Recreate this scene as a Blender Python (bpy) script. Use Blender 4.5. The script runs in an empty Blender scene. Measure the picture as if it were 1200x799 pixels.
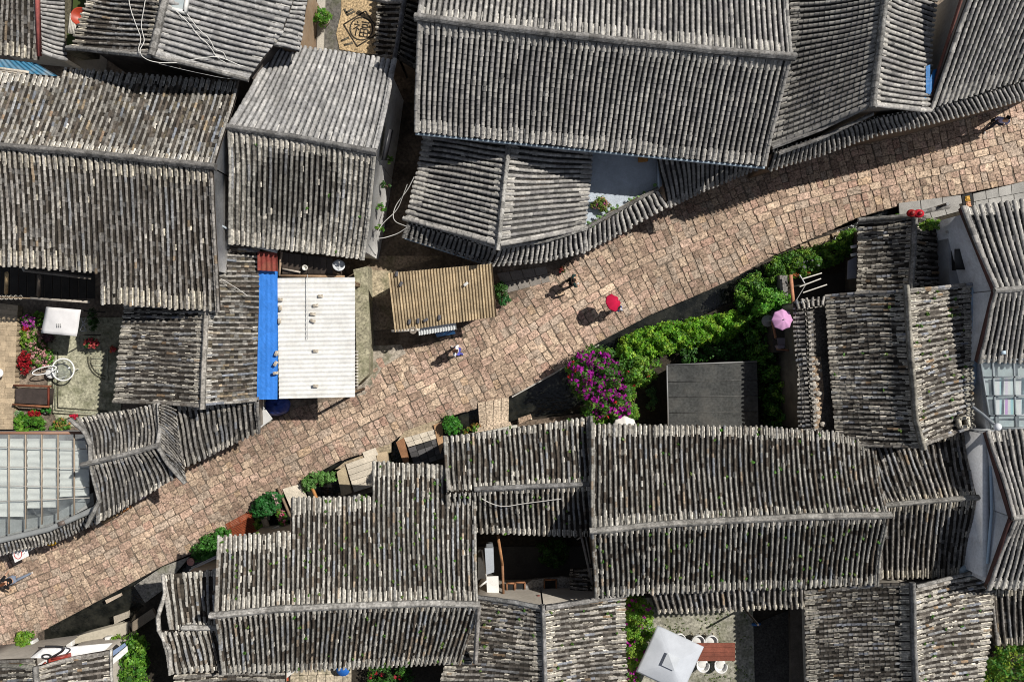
import bpy, math, random
import numpy as np
from mathutils import Vector, Matrix
random.seed(7); RNG = np.random.default_rng(11)
SC = bpy.context.scene
COL = SC.collection
MPP, CAMH = 0.042, 42.0            # metres per photo pixel on the street, camera height

def P(px, py, z=0.0):
    """world point at height z that the photo shows at pixel px, py"""
    k = MPP * (CAMH - z) / CAMH
    return np.array(((px - 600.0) * k, (399.5 - py) * k, z))

# ------------------------------------------------------------------ materials
def mat(name, rough=.85, nscale=3.0, namt=.35, fscale=40.0, famt=.25, bump=.3, bscale=60.0, bdist=.02,
        metallic=0.0, spec=.3, transl=0.0, tint=None, tamt=0.0, tscale=1.2):
    m = bpy.data.materials.new(name); m.use_nodes = True
    nt = m.node_tree; N = nt.nodes; L = nt.links
    b = N['Principled BSDF']; out = N['Material Output']
    at = N.new('ShaderNodeAttribute'); at.attribute_name = 'Col'
    tc = N.new('ShaderNodeTexCoord')
    def noise(s, d=4):
        n = N.new('ShaderNodeTexNoise'); n.inputs['Scale'].default_value = s; n.inputs['Detail'].default_value = d
        n.inputs['Roughness'].default_value = .6
        L.new(tc.outputs['Object'], n.inputs['Vector']); return n
    def ramp(src, lo, hi, a=.3, c=.7):
        r = N.new('ShaderNodeMapRange'); L.new(src.outputs['Fac'], r.inputs['Value'])
        r.inputs['From Min'].default_value = a; r.inputs['From Max'].default_value = c
        r.inputs['To Min'].default_value = lo; r.inputs['To Max'].default_value = hi
        return r.outputs['Result']
    def mul(x, y):
        k = N.new('ShaderNodeMath'); k.operation = 'MULTIPLY'; L.new(x, k.inputs[0]); L.new(y, k.inputs[1]); return k.outputs[0]
    f = mul(ramp(noise(nscale), 1 - namt, 1 + namt * .8), ramp(noise(fscale), 1 - famt, 1 + famt))
    mx = N.new('ShaderNodeMix'); mx.data_type = 'RGBA'; mx.blend_type = 'MULTIPLY'; mx.inputs['Factor'].default_value = 1
    cr = N.new('ShaderNodeCombineColor')
    for i in range(3): L.new(f, cr.inputs[i])
    L.new(at.outputs['Color'], mx.inputs[6]); L.new(cr.outputs[0], mx.inputs[7])
    col = mx.outputs[2]
    if tint:
        m2 = N.new('ShaderNodeMix'); m2.data_type = 'RGBA'
        L.new(ramp(noise(tscale, 6), 0, tamt, .48, .68), m2.inputs['Factor'])
        L.new(col, m2.inputs[6]); m2.inputs[7].default_value = (*tint, 1); col = m2.outputs[2]
    L.new(col, b.inputs['Base Color'])
    b.inputs['Roughness'].default_value = rough; b.inputs['Metallic'].default_value = metallic
    b.inputs['Specular IOR Level'].default_value = spec
    if bump:
        bn = N.new('ShaderNodeBump'); bn.inputs['Strength'].default_value = bump; bn.inputs['Distance'].default_value = bdist
        L.new(noise(bscale, 5).outputs['Fac'], bn.inputs['Height']); L.new(bn.outputs['Normal'], b.inputs['Normal'])
    if transl:
        t = N.new('ShaderNodeBsdfTranslucent'); L.new(col, t.inputs['Color'])
        s = N.new('ShaderNodeMixShader'); s.inputs[0].default_value = transl
        L.new(b.outputs[0], s.inputs[1]); L.new(t.outputs[0], s.inputs[2]); L.new(s.outputs[0], out.inputs['Surface'])
    return m
M = dict(
    tile=mat('fired clay tile', .9, 1.4, .22, 10, .5, .5, 30, .02, tint=(.04, .033, .025), tamt=.45, tscale=4.5),
    tile_new=mat('grey clay tile', .85, .9, .16, 9, .34, .4, 30, .015, tint=(.07, .065, .06), tamt=.3, tscale=3.0),
    stone=mat('paving stone', .9, 1.0, .18, 12, .75, .9, 24, .025, tint=(.13, .09, .06), tamt=.3, tscale=5.0),
    slabs=mat('smooth stone', .85, 1.5, .2, 25, .25, .35, 30, .02),
    plaster=mat('lime plaster', .9, 1.2, .15, 9, .12, .2, 30, .01, tint=(.24, .21, .17), tamt=.35, tscale=1.1),
    dirt=mat('trodden earth', .95, .9, .45, 7, .5, .8, 14, .05, tint=(.03, .025, .018), tamt=.6, tscale=.8),
    moss_stone=mat('mossy paving', .95, .8, .3, 9, .55, .6, 16, .03, tint=(.07, .08, .03), tamt=.6, tscale=1.4),
    wood=mat('weathered wood', .8, 2.5, .3, 30, .3, .4, 50, .01),
    metal=mat('painted metal', .45, 2, .12, 20, .1, .1, 30, .005, metallic=.0, spec=.5),
    sheet=mat('sheet roofing', .6, 1.3, .08, 7, .1, .1, 30, .005, spec=.3, tint=(.42, .40, .36), tamt=.4, tscale=1.1),
    rust=mat('rusty sheet', .8, 1.2, .35, 14, .3, .2, 30, .006, tint=(.16, .11, .06), tamt=.4, tscale=1.5),
    cloth=mat('woven cloth', .9, 2, .08, 60, .08, .15, 90, .004, transl=.15),
    tarp=mat('tarpaulin', .5, 1.8, .15, 9, .1, .5, 4, .06, spec=.4),
    leaf=mat('leaf', .5, 4, .25, 30, .2, 0, spec=.35, transl=.35),
    petal=mat('petal', .7, 4, .2, 30, .2, 0, transl=.35),
    felt=mat('roofing felt', .95, 1.0, .25, 9, .4, .5, 35, .015, tint=(.10, .095, .085), tamt=.45, tscale=.9),
    skin=mat('skin', .6, 4, .05, 30, .05, 0),
    gravel=mat('gravel', .95, 1.1, .3, 12, .7, .9, 18, .05),
)
def glass_mat():
    m = bpy.data.materials.new('clear roof glass'); m.use_nodes = True
    nt = m.node_tree; N = nt.nodes; L = nt.links
    for n in list(N): N.remove(n)
    o = N.new('ShaderNodeOutputMaterial'); t = N.new('ShaderNodeBsdfTransparent'); g = N.new('ShaderNodeBsdfGlossy')
    d = N.new('ShaderNodeBsdfDiffuse'); d.inputs['Color'].default_value = (.6, .66, .68, 1)
    t.inputs['Color'].default_value = (.965, .98, .98, 1); g.inputs['Roughness'].default_value = .08
    s = N.new('ShaderNodeMixShader'); s.inputs[0].default_value = .08
    s2 = N.new('ShaderNodeMixShader')
    tc = N.new('ShaderNodeTexCoord'); n = N.new('ShaderNodeTexNoise'); n.inputs['Scale'].default_value = 1.6; n.inputs['Detail'].default_value = 6
    L.new(tc.outputs['Object'], n.inputs['Vector'])
    r = N.new('ShaderNodeMapRange'); r.inputs['From Min'].default_value = .4; r.inputs['From Max'].default_value = .75
    r.inputs['To Min'].default_value = .02; r.inputs['To Max'].default_value = .13
    L.new(n.outputs['Fac'], r.inputs['Value']); L.new(r.outputs['Result'], s2.inputs[0])
    L.new(t.outputs[0], s.inputs[1]); L.new(g.outputs[0], s.inputs[2])
    L.new(s.outputs[0], s2.inputs[1]); L.new(d.outputs[0], s2.inputs[2]); L.new(s2.outputs[0], o.inputs['Surface'])
    return m
def water_mat():
    m = bpy.data.materials.new('canal water'); m.use_nodes = True
    nt = m.node_tree; N = nt.nodes; L = nt.links; b = N['Principled BSDF']
    tc = N.new('ShaderNodeTexCoord'); n = N.new('ShaderNodeTexNoise'); n.inputs['Scale'].default_value = 2.5; n.inputs['Detail'].default_value = 8
    L.new(tc.outputs['Object'], n.inputs['Vector'])
    r = N.new('ShaderNodeValToRGB'); r.color_ramp.elements[0].position = .4; r.color_ramp.elements[1].position = .8
    r.color_ramp.elements[0].color = (.006, .007, .006, 1); r.color_ramp.elements[1].color = (.03, .03, .024, 1)
    L.new(n.outputs['Fac'], r.inputs[0]); L.new(r.outputs[0], b.inputs['Base Color'])
    b.inputs['Roughness'].default_value = .12
    n2 = N.new('ShaderNodeTexNoise'); n2.inputs['Scale'].default_value = 9; L.new(tc.outputs['Object'], n2.inputs['Vector'])
    bn = N.new('ShaderNodeBump'); bn.inputs['Strength'].default_value = .4; bn.inputs['Distance'].default_value = .05
    L.new(n2.outputs['Fac'], bn.inputs['Height']); L.new(bn.outputs[0], b.inputs['Normal'])
    return m
M['glass'] = glass_mat(); M['water'] = water_mat()

# ------------------------------------------------------------------ mesh builder
ORIG = {}
def nz(v):
    v = np.asarray(v, float); return v / (np.linalg.norm(v, axis=-1, keepdims=True) + 1e-12)
class MB:
    def __init__(s): s.v, s.f, s.c, s.n = [], [], [], 0
    def add(s, v, f, c):
        v = np.asarray(v, float).reshape(-1, 3); f = np.asarray(f, int)
        if f.ndim == 1: f = f[None]
        c = np.asarray(c, float)
        if c.ndim == 1: c = np.repeat(c[None], len(f), 0)
        s.v.append(v); s.f.append(f + s.n); s.c.append(c); s.n += len(v); return s
    def more(s, f, c):
        """more faces on the vertices added last"""
        f = np.asarray(f, int); f = f[None] if f.ndim == 1 else f; c = np.asarray(c, float); c = np.repeat(c[None], len(f), 0) if c.ndim == 1 else c
        s.f.append(f + s.n - len(s.v[-1])); s.c.append(c); return s
    def box(s, c, size, rz=0, col=(.5, .5, .5), axes=None):
        x, y, z = [d / 2 for d in size]
        q = np.array([(-x,-y,-z),(x,-y,-z),(x,y,-z),(-x,y,-z),(-x,-y,z),(x,-y,z),(x,y,z),(-x,y,z)])
        if axes is not None: q = q @ np.asarray(axes)
        elif rz:
            a, b = math.cos(rz), math.sin(rz); q = q @ np.array([(a, b, 0), (-b, a, 0), (0, 0, 1)])
        return s.add(q + np.asarray(c), [(3,2,1,0),(4,5,6,7),(0,1,5,4),(1,2,6,5),(2,3,7,6),(3,0,4,7)], col)
    def beam(s, a, b, w, h, col):
        a, b = np.asarray(a, float), np.asarray(b, float); d = b - a; L = np.linalg.norm(d); d = d / L
        up = np.array((0, 0, 1.)) if abs(d[2]) < .95 else np.array((0, 1., 0))
        x = nz(np.cross(up, d)); y = np.cross(d, x)
        return s.box((a + b) / 2, (w, h, L), axes=np.array((x, y, d)), col=col)
    def prism(s, poly, z0, z1, col, top_z=None):
        p = np.asarray(poly, float); n = len(p)
        a = sum(p[i][0] * p[(i + 1) % n][1] - p[(i + 1) % n][0] * p[i][1] for i in range(n))
        if a < 0: p = p[::-1]
        lo = np.c_[p[:, 0], p[:, 1], np.full(n, z0)]
        hi = np.c_[p[:, 0], p[:, 1], np.full(n, z1)]
        v = np.r_[lo, hi]
        s.add(v, np.arange(n, 2 * n), col); s.add(v, np.arange(n)[::-1], col)
        return s.add(v, [(i, (i + 1) % n, n + (i + 1) % n, n + i) for i in range(n)], col)
    def pprism(s, pix, z0, z1, col):
        """prism whose top outline the photo shows at these pixels"""
        return s.prism([P(x, y, z1)[:2] for x, y in pix], z0, z1, col)
    def panel(s, pts, th, col):
        """flat panel through 3-D points with a thickness below it"""
        p = np.asarray(pts, float); n = len(p)
        nn = nz(np.cross(p[1] - p[0], p[2] - p[0]))
        if nn[2] < 0: p = p[::-1]; nn = -nn
        v = np.r_[p - nn * th, p]
        s.add(v, np.arange(n, 2 * n), col); s.add(v, np.arange(n)[::-1], col)
        return s.add(v, [(i, (i + 1) % n, n + (i + 1) % n, n + i) for i in range(n)], col)
    def tube(s, pts, r, col, seg=8, r1=None):
        p = np.asarray(pts, float); m = len(p); t = np.gradient(p, axis=0); t = nz(t)
        up = np.array((0, 0, 1.)); rr = np.linspace(r, r if r1 is None else r1, m)
        rings = []
        for i in range(m):
            u = np.array((0, 0, 1.)) if abs(t[i][2]) < .9 else np.array((0, 1., 0))
            x = nz(np.cross(u, t[i])); y = np.cross(t[i], x)
            a = np.arange(seg) * 2 * math.pi / seg
            rings.append(p[i] + rr[i] * (np.cos(a)[:, None] * x + np.sin(a)[:, None] * y))
        v = np.concatenate(rings)
        f = [(i * seg + k, i * seg + (k + 1) % seg, (i + 1) * seg + (k + 1) % seg, (i + 1) * seg + k) for i in range(m - 1) for k in range(seg)]
        s.add(v, f, col); s.add(v, np.arange(seg)[::-1], col); return s.add(v, np.arange(seg) + (m - 1) * seg, col)
    def lathe(s, c, prof, col, seg=20, cols=None, tilt=None):
        a = np.arange(seg) * 2 * math.pi / seg; m = len(prof)
        v = np.concatenate([np.c_[np.cos(a) * r, np.sin(a) * r, np.full(seg, z)] for r, z in prof])
        if tilt is not None: v = v @ np.asarray(tilt)
        v = v + np.asarray(c)
        for i in range(m - 1):
            f = [(i * seg + k, i * seg + (k + 1) % seg, (i + 1) * seg + (k + 1) % seg, (i + 1) * seg + k) for k in range(seg)]
            (s.add(v, f, col if cols is None else cols[i]) if i == 0 else s.more(f, col if cols is None else cols[i]))
        s.more(np.arange(seg)[::-1], col if cols is None else cols[0])
        return s.more(np.arange(seg) + (m - 1) * seg, col if cols is None else cols[-1])
    def ball(s, c, r, col, seg=14, rings=9, sc=(1, 1, 1)):
        th = np.linspace(.02, math.pi - .02, rings)
        v = np.concatenate([np.c_[np.sin(t) * np.cos(np.arange(seg) * 2 * math.pi / seg), np.sin(t) * np.sin(np.arange(seg) * 2 * math.pi / seg), np.full(seg, math.cos(t))] for t in th[::-1]])
        v = v * r * np.asarray(sc) + np.asarray(c)
        f = [(i * seg + k, i * seg + (k + 1) % seg, (i + 1) * seg + (k + 1) % seg, (i + 1) * seg + k) for i in range(rings - 1) for k in range(seg)]
        s.add(v, f, col); s.more(np.arange(seg)[::-1], col); return s.more(np.arange(seg) + (rings - 1) * seg, col)
    def build(s, name, m, parent=None, base=None, smooth=False, bevel=0, nocol=False):
        v = np.concatenate(s.v); o0 = np.zeros(3)
        if parent is not None: o0 = ORIG[parent.name]
        elif base is not None: o0 = np.asarray(base, float)
        me = bpy.data.meshes.new(name)
        me.vertices.add(len(v)); me.vertices.foreach_set('co', (v - o0).astype(np.float32).ravel())
        ks = np.concatenate([np.full(len(f), f.shape[1]) for f in s.f])
        li = np.concatenate([f.ravel() for f in s.f])
        me.loops.add(len(li)); me.loops.foreach_set('vertex_index', li.astype(np.int32))
        me.polygons.add(len(ks)); me.polygons.foreach_set('loop_start', np.r_[0, np.cumsum(ks)[:-1]].astype(np.int32))
        c = np.concatenate(s.c); a = me.attributes.new('Col', 'FLOAT_COLOR', 'FACE')
        a.data.foreach_set('color', np.c_[c, np.ones(len(c))].astype(np.float32).ravel())
        me.update(calc_edges=True); me.validate()
        if smooth: me.polygons.foreach_set('use_smooth', np.ones(len(ks), bool))
        me.materials.append(M[m])
        o = bpy.data.objects.new(name, me); COL.objects.link(o)
        if parent is not None: o.parent = parent
        elif base is not None: o.location = o0
        ORIG[o.name] = o0
        if bevel:
            b = o.modifiers.new('bevel', 'BEVEL'); b.width = bevel; b.segments = 2; b.limit_method = 'ANGLE'
        return o
def tag(o, label, cat, group=None):
    o['label'] = label; o['category'] = cat
    if group: o['group'] = group
    return o
def thing(name, label, cat, base, group=None):
    o = bpy.data.objects.new(name, None); COL.objects.link(o); o.location = base; o.empty_display_size = .3
    ORIG[o.name] = np.asarray(base, float); return tag(o, label, cat, group)
def struct(o): o['kind'] = 'structure'; return o
def stuff(o): o['kind'] = 'stuff'; return o
def children_of(o): return [c for c in bpy.data.objects if c.parent == o]
def dup(o, loc, rz=0.0, label=None, parent=None):
    c = o.copy(); COL.objects.link(c); ORIG[c.name] = np.asarray(loc, float) if parent is None else ORIG[o.name]
    if parent is None: c.location = loc; c.rotation_euler = (0, 0, rz)
    else: c.parent = parent
    if label: c['label'] = label
    for ch in children_of(o): dup(ch, None, 0, None, c)
    return c
def rot_to(zdir):
    """rows = local axes, z along zdir (use as v @ R)"""
    z = nz(np.asarray(zdir, float)); x = nz(np.cross((0, 1., .01), z)); return np.array((x, np.cross(z, x), z))
def jit(c, a=.1): return np.clip(np.asarray(c) * (1 + random.uniform(-a, a)), 0, 1)
def ell(cx, cy, rx, ry, n=16, j=.12, rot=0):
    o = []
    for i in range(n):
        a = i * 2 * math.pi / n; k = 1 + random.uniform(-j, j); x, y = rx * k * math.cos(a), ry * k * math.sin(a)
        o.append((cx + x * math.cos(rot) - y * math.sin(rot), cy + x * math.sin(rot) + y * math.cos(rot)))
    return o
def inside(pts, poly):
    x, y = pts[:, 0], pts[:, 1]; r = np.zeros(len(pts), bool); n = len(poly)
    for i in range(n):
        (x1, y1), (x2, y2) = poly[i], poly[(i + 1) % n]
        if y1 == y2: continue
        r ^= ((y1 > y) != (y2 > y)) & (x < (x2 - x1) * (y - y1) / (y2 - y1) + x1)
    return r
def edge_dist(pts, poly):
    d = np.full(len(pts), 1e9); n = len(poly)
    for i in range(n):
        a, b = np.array(poly[i], float), np.array(poly[(i + 1) % n], float); ab = b - a
        t = np.clip(((pts - a) @ ab) / (ab @ ab + 1e-9), 0, 1); d = np.minimum(d, np.linalg.norm(pts - a - t[:, None] * ab, axis=1))
    return d

# ------------------------------------------------------------------ tiled roofs
STY = dict(  # most pan colours darkened to add the shade lying between cover rows
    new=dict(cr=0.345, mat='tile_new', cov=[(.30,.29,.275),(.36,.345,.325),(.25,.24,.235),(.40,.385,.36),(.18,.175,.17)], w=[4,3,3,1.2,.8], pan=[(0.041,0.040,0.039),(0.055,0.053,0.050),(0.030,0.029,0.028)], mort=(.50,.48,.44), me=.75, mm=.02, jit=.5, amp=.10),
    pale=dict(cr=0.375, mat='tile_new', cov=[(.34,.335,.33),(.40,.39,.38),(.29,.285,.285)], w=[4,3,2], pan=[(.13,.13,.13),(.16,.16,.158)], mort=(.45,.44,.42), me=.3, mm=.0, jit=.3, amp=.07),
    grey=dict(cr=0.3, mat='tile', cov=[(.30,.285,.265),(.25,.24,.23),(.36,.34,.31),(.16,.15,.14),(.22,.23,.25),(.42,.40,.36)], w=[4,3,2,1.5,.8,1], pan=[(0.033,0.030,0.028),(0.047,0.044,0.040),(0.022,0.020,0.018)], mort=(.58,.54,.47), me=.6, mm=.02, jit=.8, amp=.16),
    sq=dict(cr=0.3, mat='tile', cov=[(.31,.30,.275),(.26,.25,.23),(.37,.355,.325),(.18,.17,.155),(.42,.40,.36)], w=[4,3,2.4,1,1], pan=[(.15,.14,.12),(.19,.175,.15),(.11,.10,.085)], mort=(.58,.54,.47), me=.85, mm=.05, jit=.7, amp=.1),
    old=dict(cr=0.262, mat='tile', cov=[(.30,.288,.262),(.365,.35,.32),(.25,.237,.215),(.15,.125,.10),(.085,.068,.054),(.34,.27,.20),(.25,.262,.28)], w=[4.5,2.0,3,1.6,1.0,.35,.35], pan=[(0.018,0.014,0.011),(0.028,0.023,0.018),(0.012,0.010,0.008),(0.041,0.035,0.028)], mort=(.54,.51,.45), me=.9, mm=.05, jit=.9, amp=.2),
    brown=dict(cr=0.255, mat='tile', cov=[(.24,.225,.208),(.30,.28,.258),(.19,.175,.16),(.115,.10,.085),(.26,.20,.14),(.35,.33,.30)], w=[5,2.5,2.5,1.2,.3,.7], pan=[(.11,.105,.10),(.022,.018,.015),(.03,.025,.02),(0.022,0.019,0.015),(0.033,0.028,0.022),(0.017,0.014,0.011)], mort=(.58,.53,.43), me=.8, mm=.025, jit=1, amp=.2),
    flat=dict(cr=0.26, mat='tile', cov=[(.22,.205,.185),(.30,.28,.255),(.13,.115,.10),(.36,.335,.30),(.24,.25,.28),(.24,.17,.11)], w=[4,3,2.4,1.0,.7,.4], pan=[(0.025,0.021,0.017),(0.041,0.036,0.031),(0.017,0.014,0.011),(0.066,0.058,0.050)], mort=(.58,.54,.46), me=.8, mm=.34, jit=1.2, amp=.22, low=.7),
    mix=dict(cr=0.245, mat='tile', cov=[(.29,.275,.25),(.36,.34,.31),(.21,.195,.178),(.12,.10,.083),(.33,.26,.18),(.20,.215,.245),(.28,.20,.14)], w=[4,2.5,2,2,.6,.7,.25], pan=[(.14,.135,.125),(.03,.026,.02),(.10,.085,.06),(0.033,0.028,0.023),(0.061,0.055,0.047),(0.019,0.017,0.014),(0.088,0.077,0.066)], mort=(.58,.55,.49), me=.9, mm=.04, jit=1, amp=.2, low=.85),
)
def polyfn(pts):
    w = np.array([P(*p) for p in pts]); d = np.r_[0, np.cumsum(np.linalg.norm(np.diff(np.array([p[:2] for p in pts], float), axis=0), axis=1))]; d /= d[-1]
    return lambda t: np.stack([np.interp(t, d, w[:, k]) for k in range(3)], -1)
def to_px(p):
    k = CAMH / (MPP * (CAMH - p[..., 2])); return np.stack([600 + p[..., 0] * k, 399.5 - p[..., 1] * k], -1)

class Slope:
    def __init__(s, top, bot, sag=.12, lift=.0):
        s.A, s.B, s.sag, s.lift = polyfn(top), polyfn(bot), sag, lift
        s.ph = RNG.uniform(0, 6.28, 6)
        e = np.array([0., 1.]); a, b = s.A(e), s.B(e); m = (s.A(np.array([.5])) , s.B(np.array([.5])))
        s.W = (np.linalg.norm(a[1] - a[0]) + np.linalg.norm(b[1] - b[0])) / 2
        s.Lm = np.linalg.norm(m[0] - m[1])
    def __call__(s, t, v):
        t = np.asarray(t, float); v = np.asarray(v, float)
        t = t + (.026 * np.sin(v * 3.1 + s.ph[3]) + .026 * np.sin(t * 11 + v * 2 + s.ph[4]) + .010 * np.sin(v * 7 + t * 5 + s.ph[5])) / s.W * min(1, s.W / 3)
        tc = np.clip(t, 0, 1)
        a = s.A(tc) ; b = s.B(tc)
        # extrapolate a little beyond the ends
        ex = (t - tc)[..., None]
        e0, e1 = s.A(np.array([0., 1.])), s.B(np.array([0., 1.]))
        a = a + ex * (e0[1] - e0[0]); b = b + ex * (e1[1] - e1[0])
        p = a + (b - a) * v[..., None]
        z = -s.sag * 4 * v * (1 - v) + s.lift * (2 * t - 1) ** 4
        z = z + .025 * np.sin(t * 7 + s.ph[0] + v * 3) + .018 * np.sin(v * 8 + s.ph[1] + t * 11) + .012 * np.sin(t * 31 + s.ph[2] - v * 5)
        p = p.copy(); p[..., 2] += z
        return p

def roof_slope(root, top, bot, sty='old', pitch=6.8, clips=None, sag=.12, lift=0.0, L=.22, verge=(1, 1), stain=None, moss=0, mort_top=True, mort_bot=True, name='roof_slope', cut=None, dark=1.0):
    st = STY[sty]; S = Slope(top, bot, sag, lift); mb = MB()
    pw = pitch * MPP * (CAMH - np.mean([q[2] for q in top])) / CAMH
    n = max(3, int(round(S.W / pw))); pw = S.W / n; r = pw * st['cr']; low = st.get('low', 1.0)
    covp, covw = np.array(st['cov']), np.array(st['w']) / sum(st['w']); panp = np.array(st['pan'])
    def vend(t):
        if clips:
            for t0, t1, ve in clips:
                if t0 <= t <= t1: return ve
        return 1.0
    K = 5; th = np.linspace(0.08, math.pi - .08, K)
    e = .3 / n
    mossp = []
    def emit_cover(t, v0, v1, rr, h0, cols, jt):
        m = len(v0); tt = np.full(m, t)
        wob = (.07 * np.sin(v0 * 5 + S.ph[3] + t * 40) + 0.04 * np.sin(v0 * 13 + S.ph[4] + t * 90)) / n * jt
        p0, p1 = S(tt + wob, v0), S(tt + wob, v1)
        a = nz(S(tt + e, (v0 + v1) / 2) - S(tt - e, (v0 + v1) / 2)); d = nz(p1 - p0); nn = nz(np.cross(a, d)); nn = nn * np.sign(nn[:, 2:3])
        p1 = p1 + a * RNG.normal(0, .010 * jt, (m, 1)); p0 = p0 + a * RNG.normal(0, .006 * jt, (m, 1))
        lf = RNG.uniform(.012, .03, (m, 1))
        g0 = p0[:, None] + a[:, None] * (np.cos(th) * rr * .86)[None, :, None] + nn[:, None] * ((np.sin(th) * rr * 1.05 * low)[None, :, None] + h0)
        g1 = p1[:, None] + a[:, None] * (np.cos(th) * rr)[None, :, None] + nn[:, None] * ((np.sin(th) * rr * 1.16 * low)[None, :, None] + h0) + (nn * lf)[:, None]
        v = np.concatenate([g0, g1], 1)                                     # m,2K,3
        b = (np.arange(m) * 2 * K)[:, None]
        f = np.concatenate([b + np.array([[k, k + 1, K + k + 1, K + k]]) for k in range(K - 1)], 0)
        mb.add(v.reshape(-1, 3), f, np.tile(cols, (K - 1, 1)))
        mb.add(v.reshape(-1, 3), b + np.arange(K, 2 * K)[None], cols * .8)
        return p0, p1, a, nn, d
    for i in range(n):
        t = (i + .5) / n; ve = vend(t)
        if ve <= .02: continue
        ve = ve + RNG.normal(0, .004)
        m = max(1, int(round(S.Lm * ve / L)))
        ed = np.linspace(0, ve, m + 1); ed[1:-1] += RNG.normal(0, .12 / m, m - 1) * ve * min(1, st['jit'])
        v0, v1 = ed[:-1], ed[1:] + .10 / m
        ci = RNG.choice(len(covp), m, p=covw)
        for j in range(1, m):                                              # neighbours on a row tend to match
            if RNG.random() < .35: ci[j] = ci[j - 1]
        cols = covp[ci] * RNG.uniform(.84, 1.14, (m, 1)) * RNG.uniform(.90, 1.10)
        if st['jit'] > .65 and RNG.random() < .28 and m > 4:
            k0 = RNG.integers(0, m - 2); k1 = k0 + RNG.integers(2, max(3, m // 2)); cols[k0:k1] = np.array((.26, .262, .268)) * RNG.uniform(.85, 1.15, (len(cols[k0:k1]), 1))
        patch = 1 + 1.4 * st['amp'] * (np.sin(t * 9 + S.ph[5] + v0 * 4) + .6 * np.sin(t * 23 + v0 * 9 + S.ph[0])) * .6
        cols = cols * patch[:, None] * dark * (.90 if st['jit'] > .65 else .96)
        if stain is not None:
            pm = to_px(S(np.full(m, t), (v0 + v1) / 2)); q = ((pm[:, 0] - stain[0]) / stain[2]) ** 2 + ((pm[:, 1] - stain[1]) / stain[3]) ** 2
            cols = cols * np.where(q < 1 + .15 * np.sin(pm[:, 0] * .5) + .12 * np.sin(pm[:, 1] * .7), stain[4], 1)[:, None]
        ez = np.zeros(m, bool)
        if mort_top: ez |= v0 < .10 + RNG.uniform(-.02, .02)
        if mort_bot: ez |= v1 > ve - .11 + RNG.uniform(-.02, .02)
        cols = np.where((ez & (RNG.random(m) < st['me']))[:, None], cols * .72 + np.array(st['mort']) * .24, cols)
        keep = np.ones(m, bool)
        if cut is not None: keep = inside(to_px(S(np.full(m, t), (v0 + v1) / 2)), cut)
        if st['jit'] > .7: keep &= RNG.random(m) > .006
        if not keep.any(): continue
        p0, p1, a, nn, d = emit_cover(t, v0[keep], v1[keep], r, .05 if low > .8 else .03, cols[keep], st['jit'] * .6)
        mo = RNG.random(keep.sum()) < st['mm']
        if cut is None:
            zs = ([(0.0, RNG.uniform(.085, .125))] if mort_top else []) + ([(ve - RNG.uniform(.09, .13), ve)] if mort_bot else [])
            for za, zb in zs:
                for sd in (-1, 1):
                    if RNG.random() > st['me'] * .92: continue
                    kk = 5; vv = np.linspace(max(0, za), zb, kk); ww = RNG.uniform(.030, .055) * (pw / .27); o1, o2 = sd * r * .86 / pw / n, sd * (r + ww) / pw / n
                    A, B = S(np.full(kk, t + o1), vv), S(np.full(kk, t + o2), vv); A[:, 2] += .085 * low; B[:, 2] += .05 * low
                    f = [(q_, q_ + 1, kk + q_ + 1, kk + q_) for q_ in range(kk - 1)]; mb.add(np.r_[A, B], f, np.array(st['mort']) * RNG.uniform(.7, 1.15, (kk - 1, 1)))
        for sd in (-1, 1):
            q = mo & (RNG.random(len(mo)) < .85)
            if not q.any(): continue
            A0, A1, aa, n2 = p0[q], p1[q], a[q] * sd, nn[q]; k = q.sum(); ww = RNG.uniform(.025, .055, (k, 1)) * (pw / .27)
            v = np.stack([A0 + aa * r * .8 + n2 * .07 * low, A1 + aa * r * .85 + n2 * .08 * low, A1 + aa * (r + ww) + n2 * .012, A0 + aa * (r + ww) + n2 * .012], 1)
            mb.add(v.reshape(-1, 3), np.arange(4 * k).reshape(-1, 4), np.array(st['mort']) * RNG.uniform(.6, 1.15, (k, 1)))
        if moss:
            q = RNG.random(len(p0)) < moss * (1.0 + 2.5 * (math.sin(i * 1.7 + S.ph[2]) > .55))
            if q.any(): mossp.append(p1[q] + a[q] * r * RNG.choice([-1.3, 1.3], (q.sum(), 1)) + nn[q] * .09)
    for i in range(n + 1):                                                  # channels between the rows
        t = i / n; ve = min(vend(max(0, t - .5 / n)), vend(min(1, t + .5 / n)))
        if ve <= .02: continue
        m = max(1, int(round(S.Lm * ve / (L * st.get('pl', .8))))); ed = np.linspace(0, ve, m + 1); v0, v1 = ed[:-1], ed[1:] + .25 / m
        v1[-1] = ve
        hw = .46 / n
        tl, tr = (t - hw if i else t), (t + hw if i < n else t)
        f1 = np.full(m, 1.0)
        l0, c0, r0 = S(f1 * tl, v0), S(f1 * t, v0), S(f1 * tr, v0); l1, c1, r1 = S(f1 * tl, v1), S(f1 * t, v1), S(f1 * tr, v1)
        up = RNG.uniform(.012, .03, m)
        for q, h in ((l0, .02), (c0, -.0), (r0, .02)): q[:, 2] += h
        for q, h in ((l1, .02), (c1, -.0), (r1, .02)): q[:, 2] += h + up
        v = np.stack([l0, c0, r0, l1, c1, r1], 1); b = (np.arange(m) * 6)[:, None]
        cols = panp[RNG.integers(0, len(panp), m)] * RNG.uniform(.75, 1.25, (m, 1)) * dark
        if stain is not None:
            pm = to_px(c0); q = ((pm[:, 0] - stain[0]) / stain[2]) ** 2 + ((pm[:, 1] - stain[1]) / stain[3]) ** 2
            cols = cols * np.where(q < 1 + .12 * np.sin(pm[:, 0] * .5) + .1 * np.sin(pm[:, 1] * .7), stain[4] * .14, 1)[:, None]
        keep = np.ones(m, bool)
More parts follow.
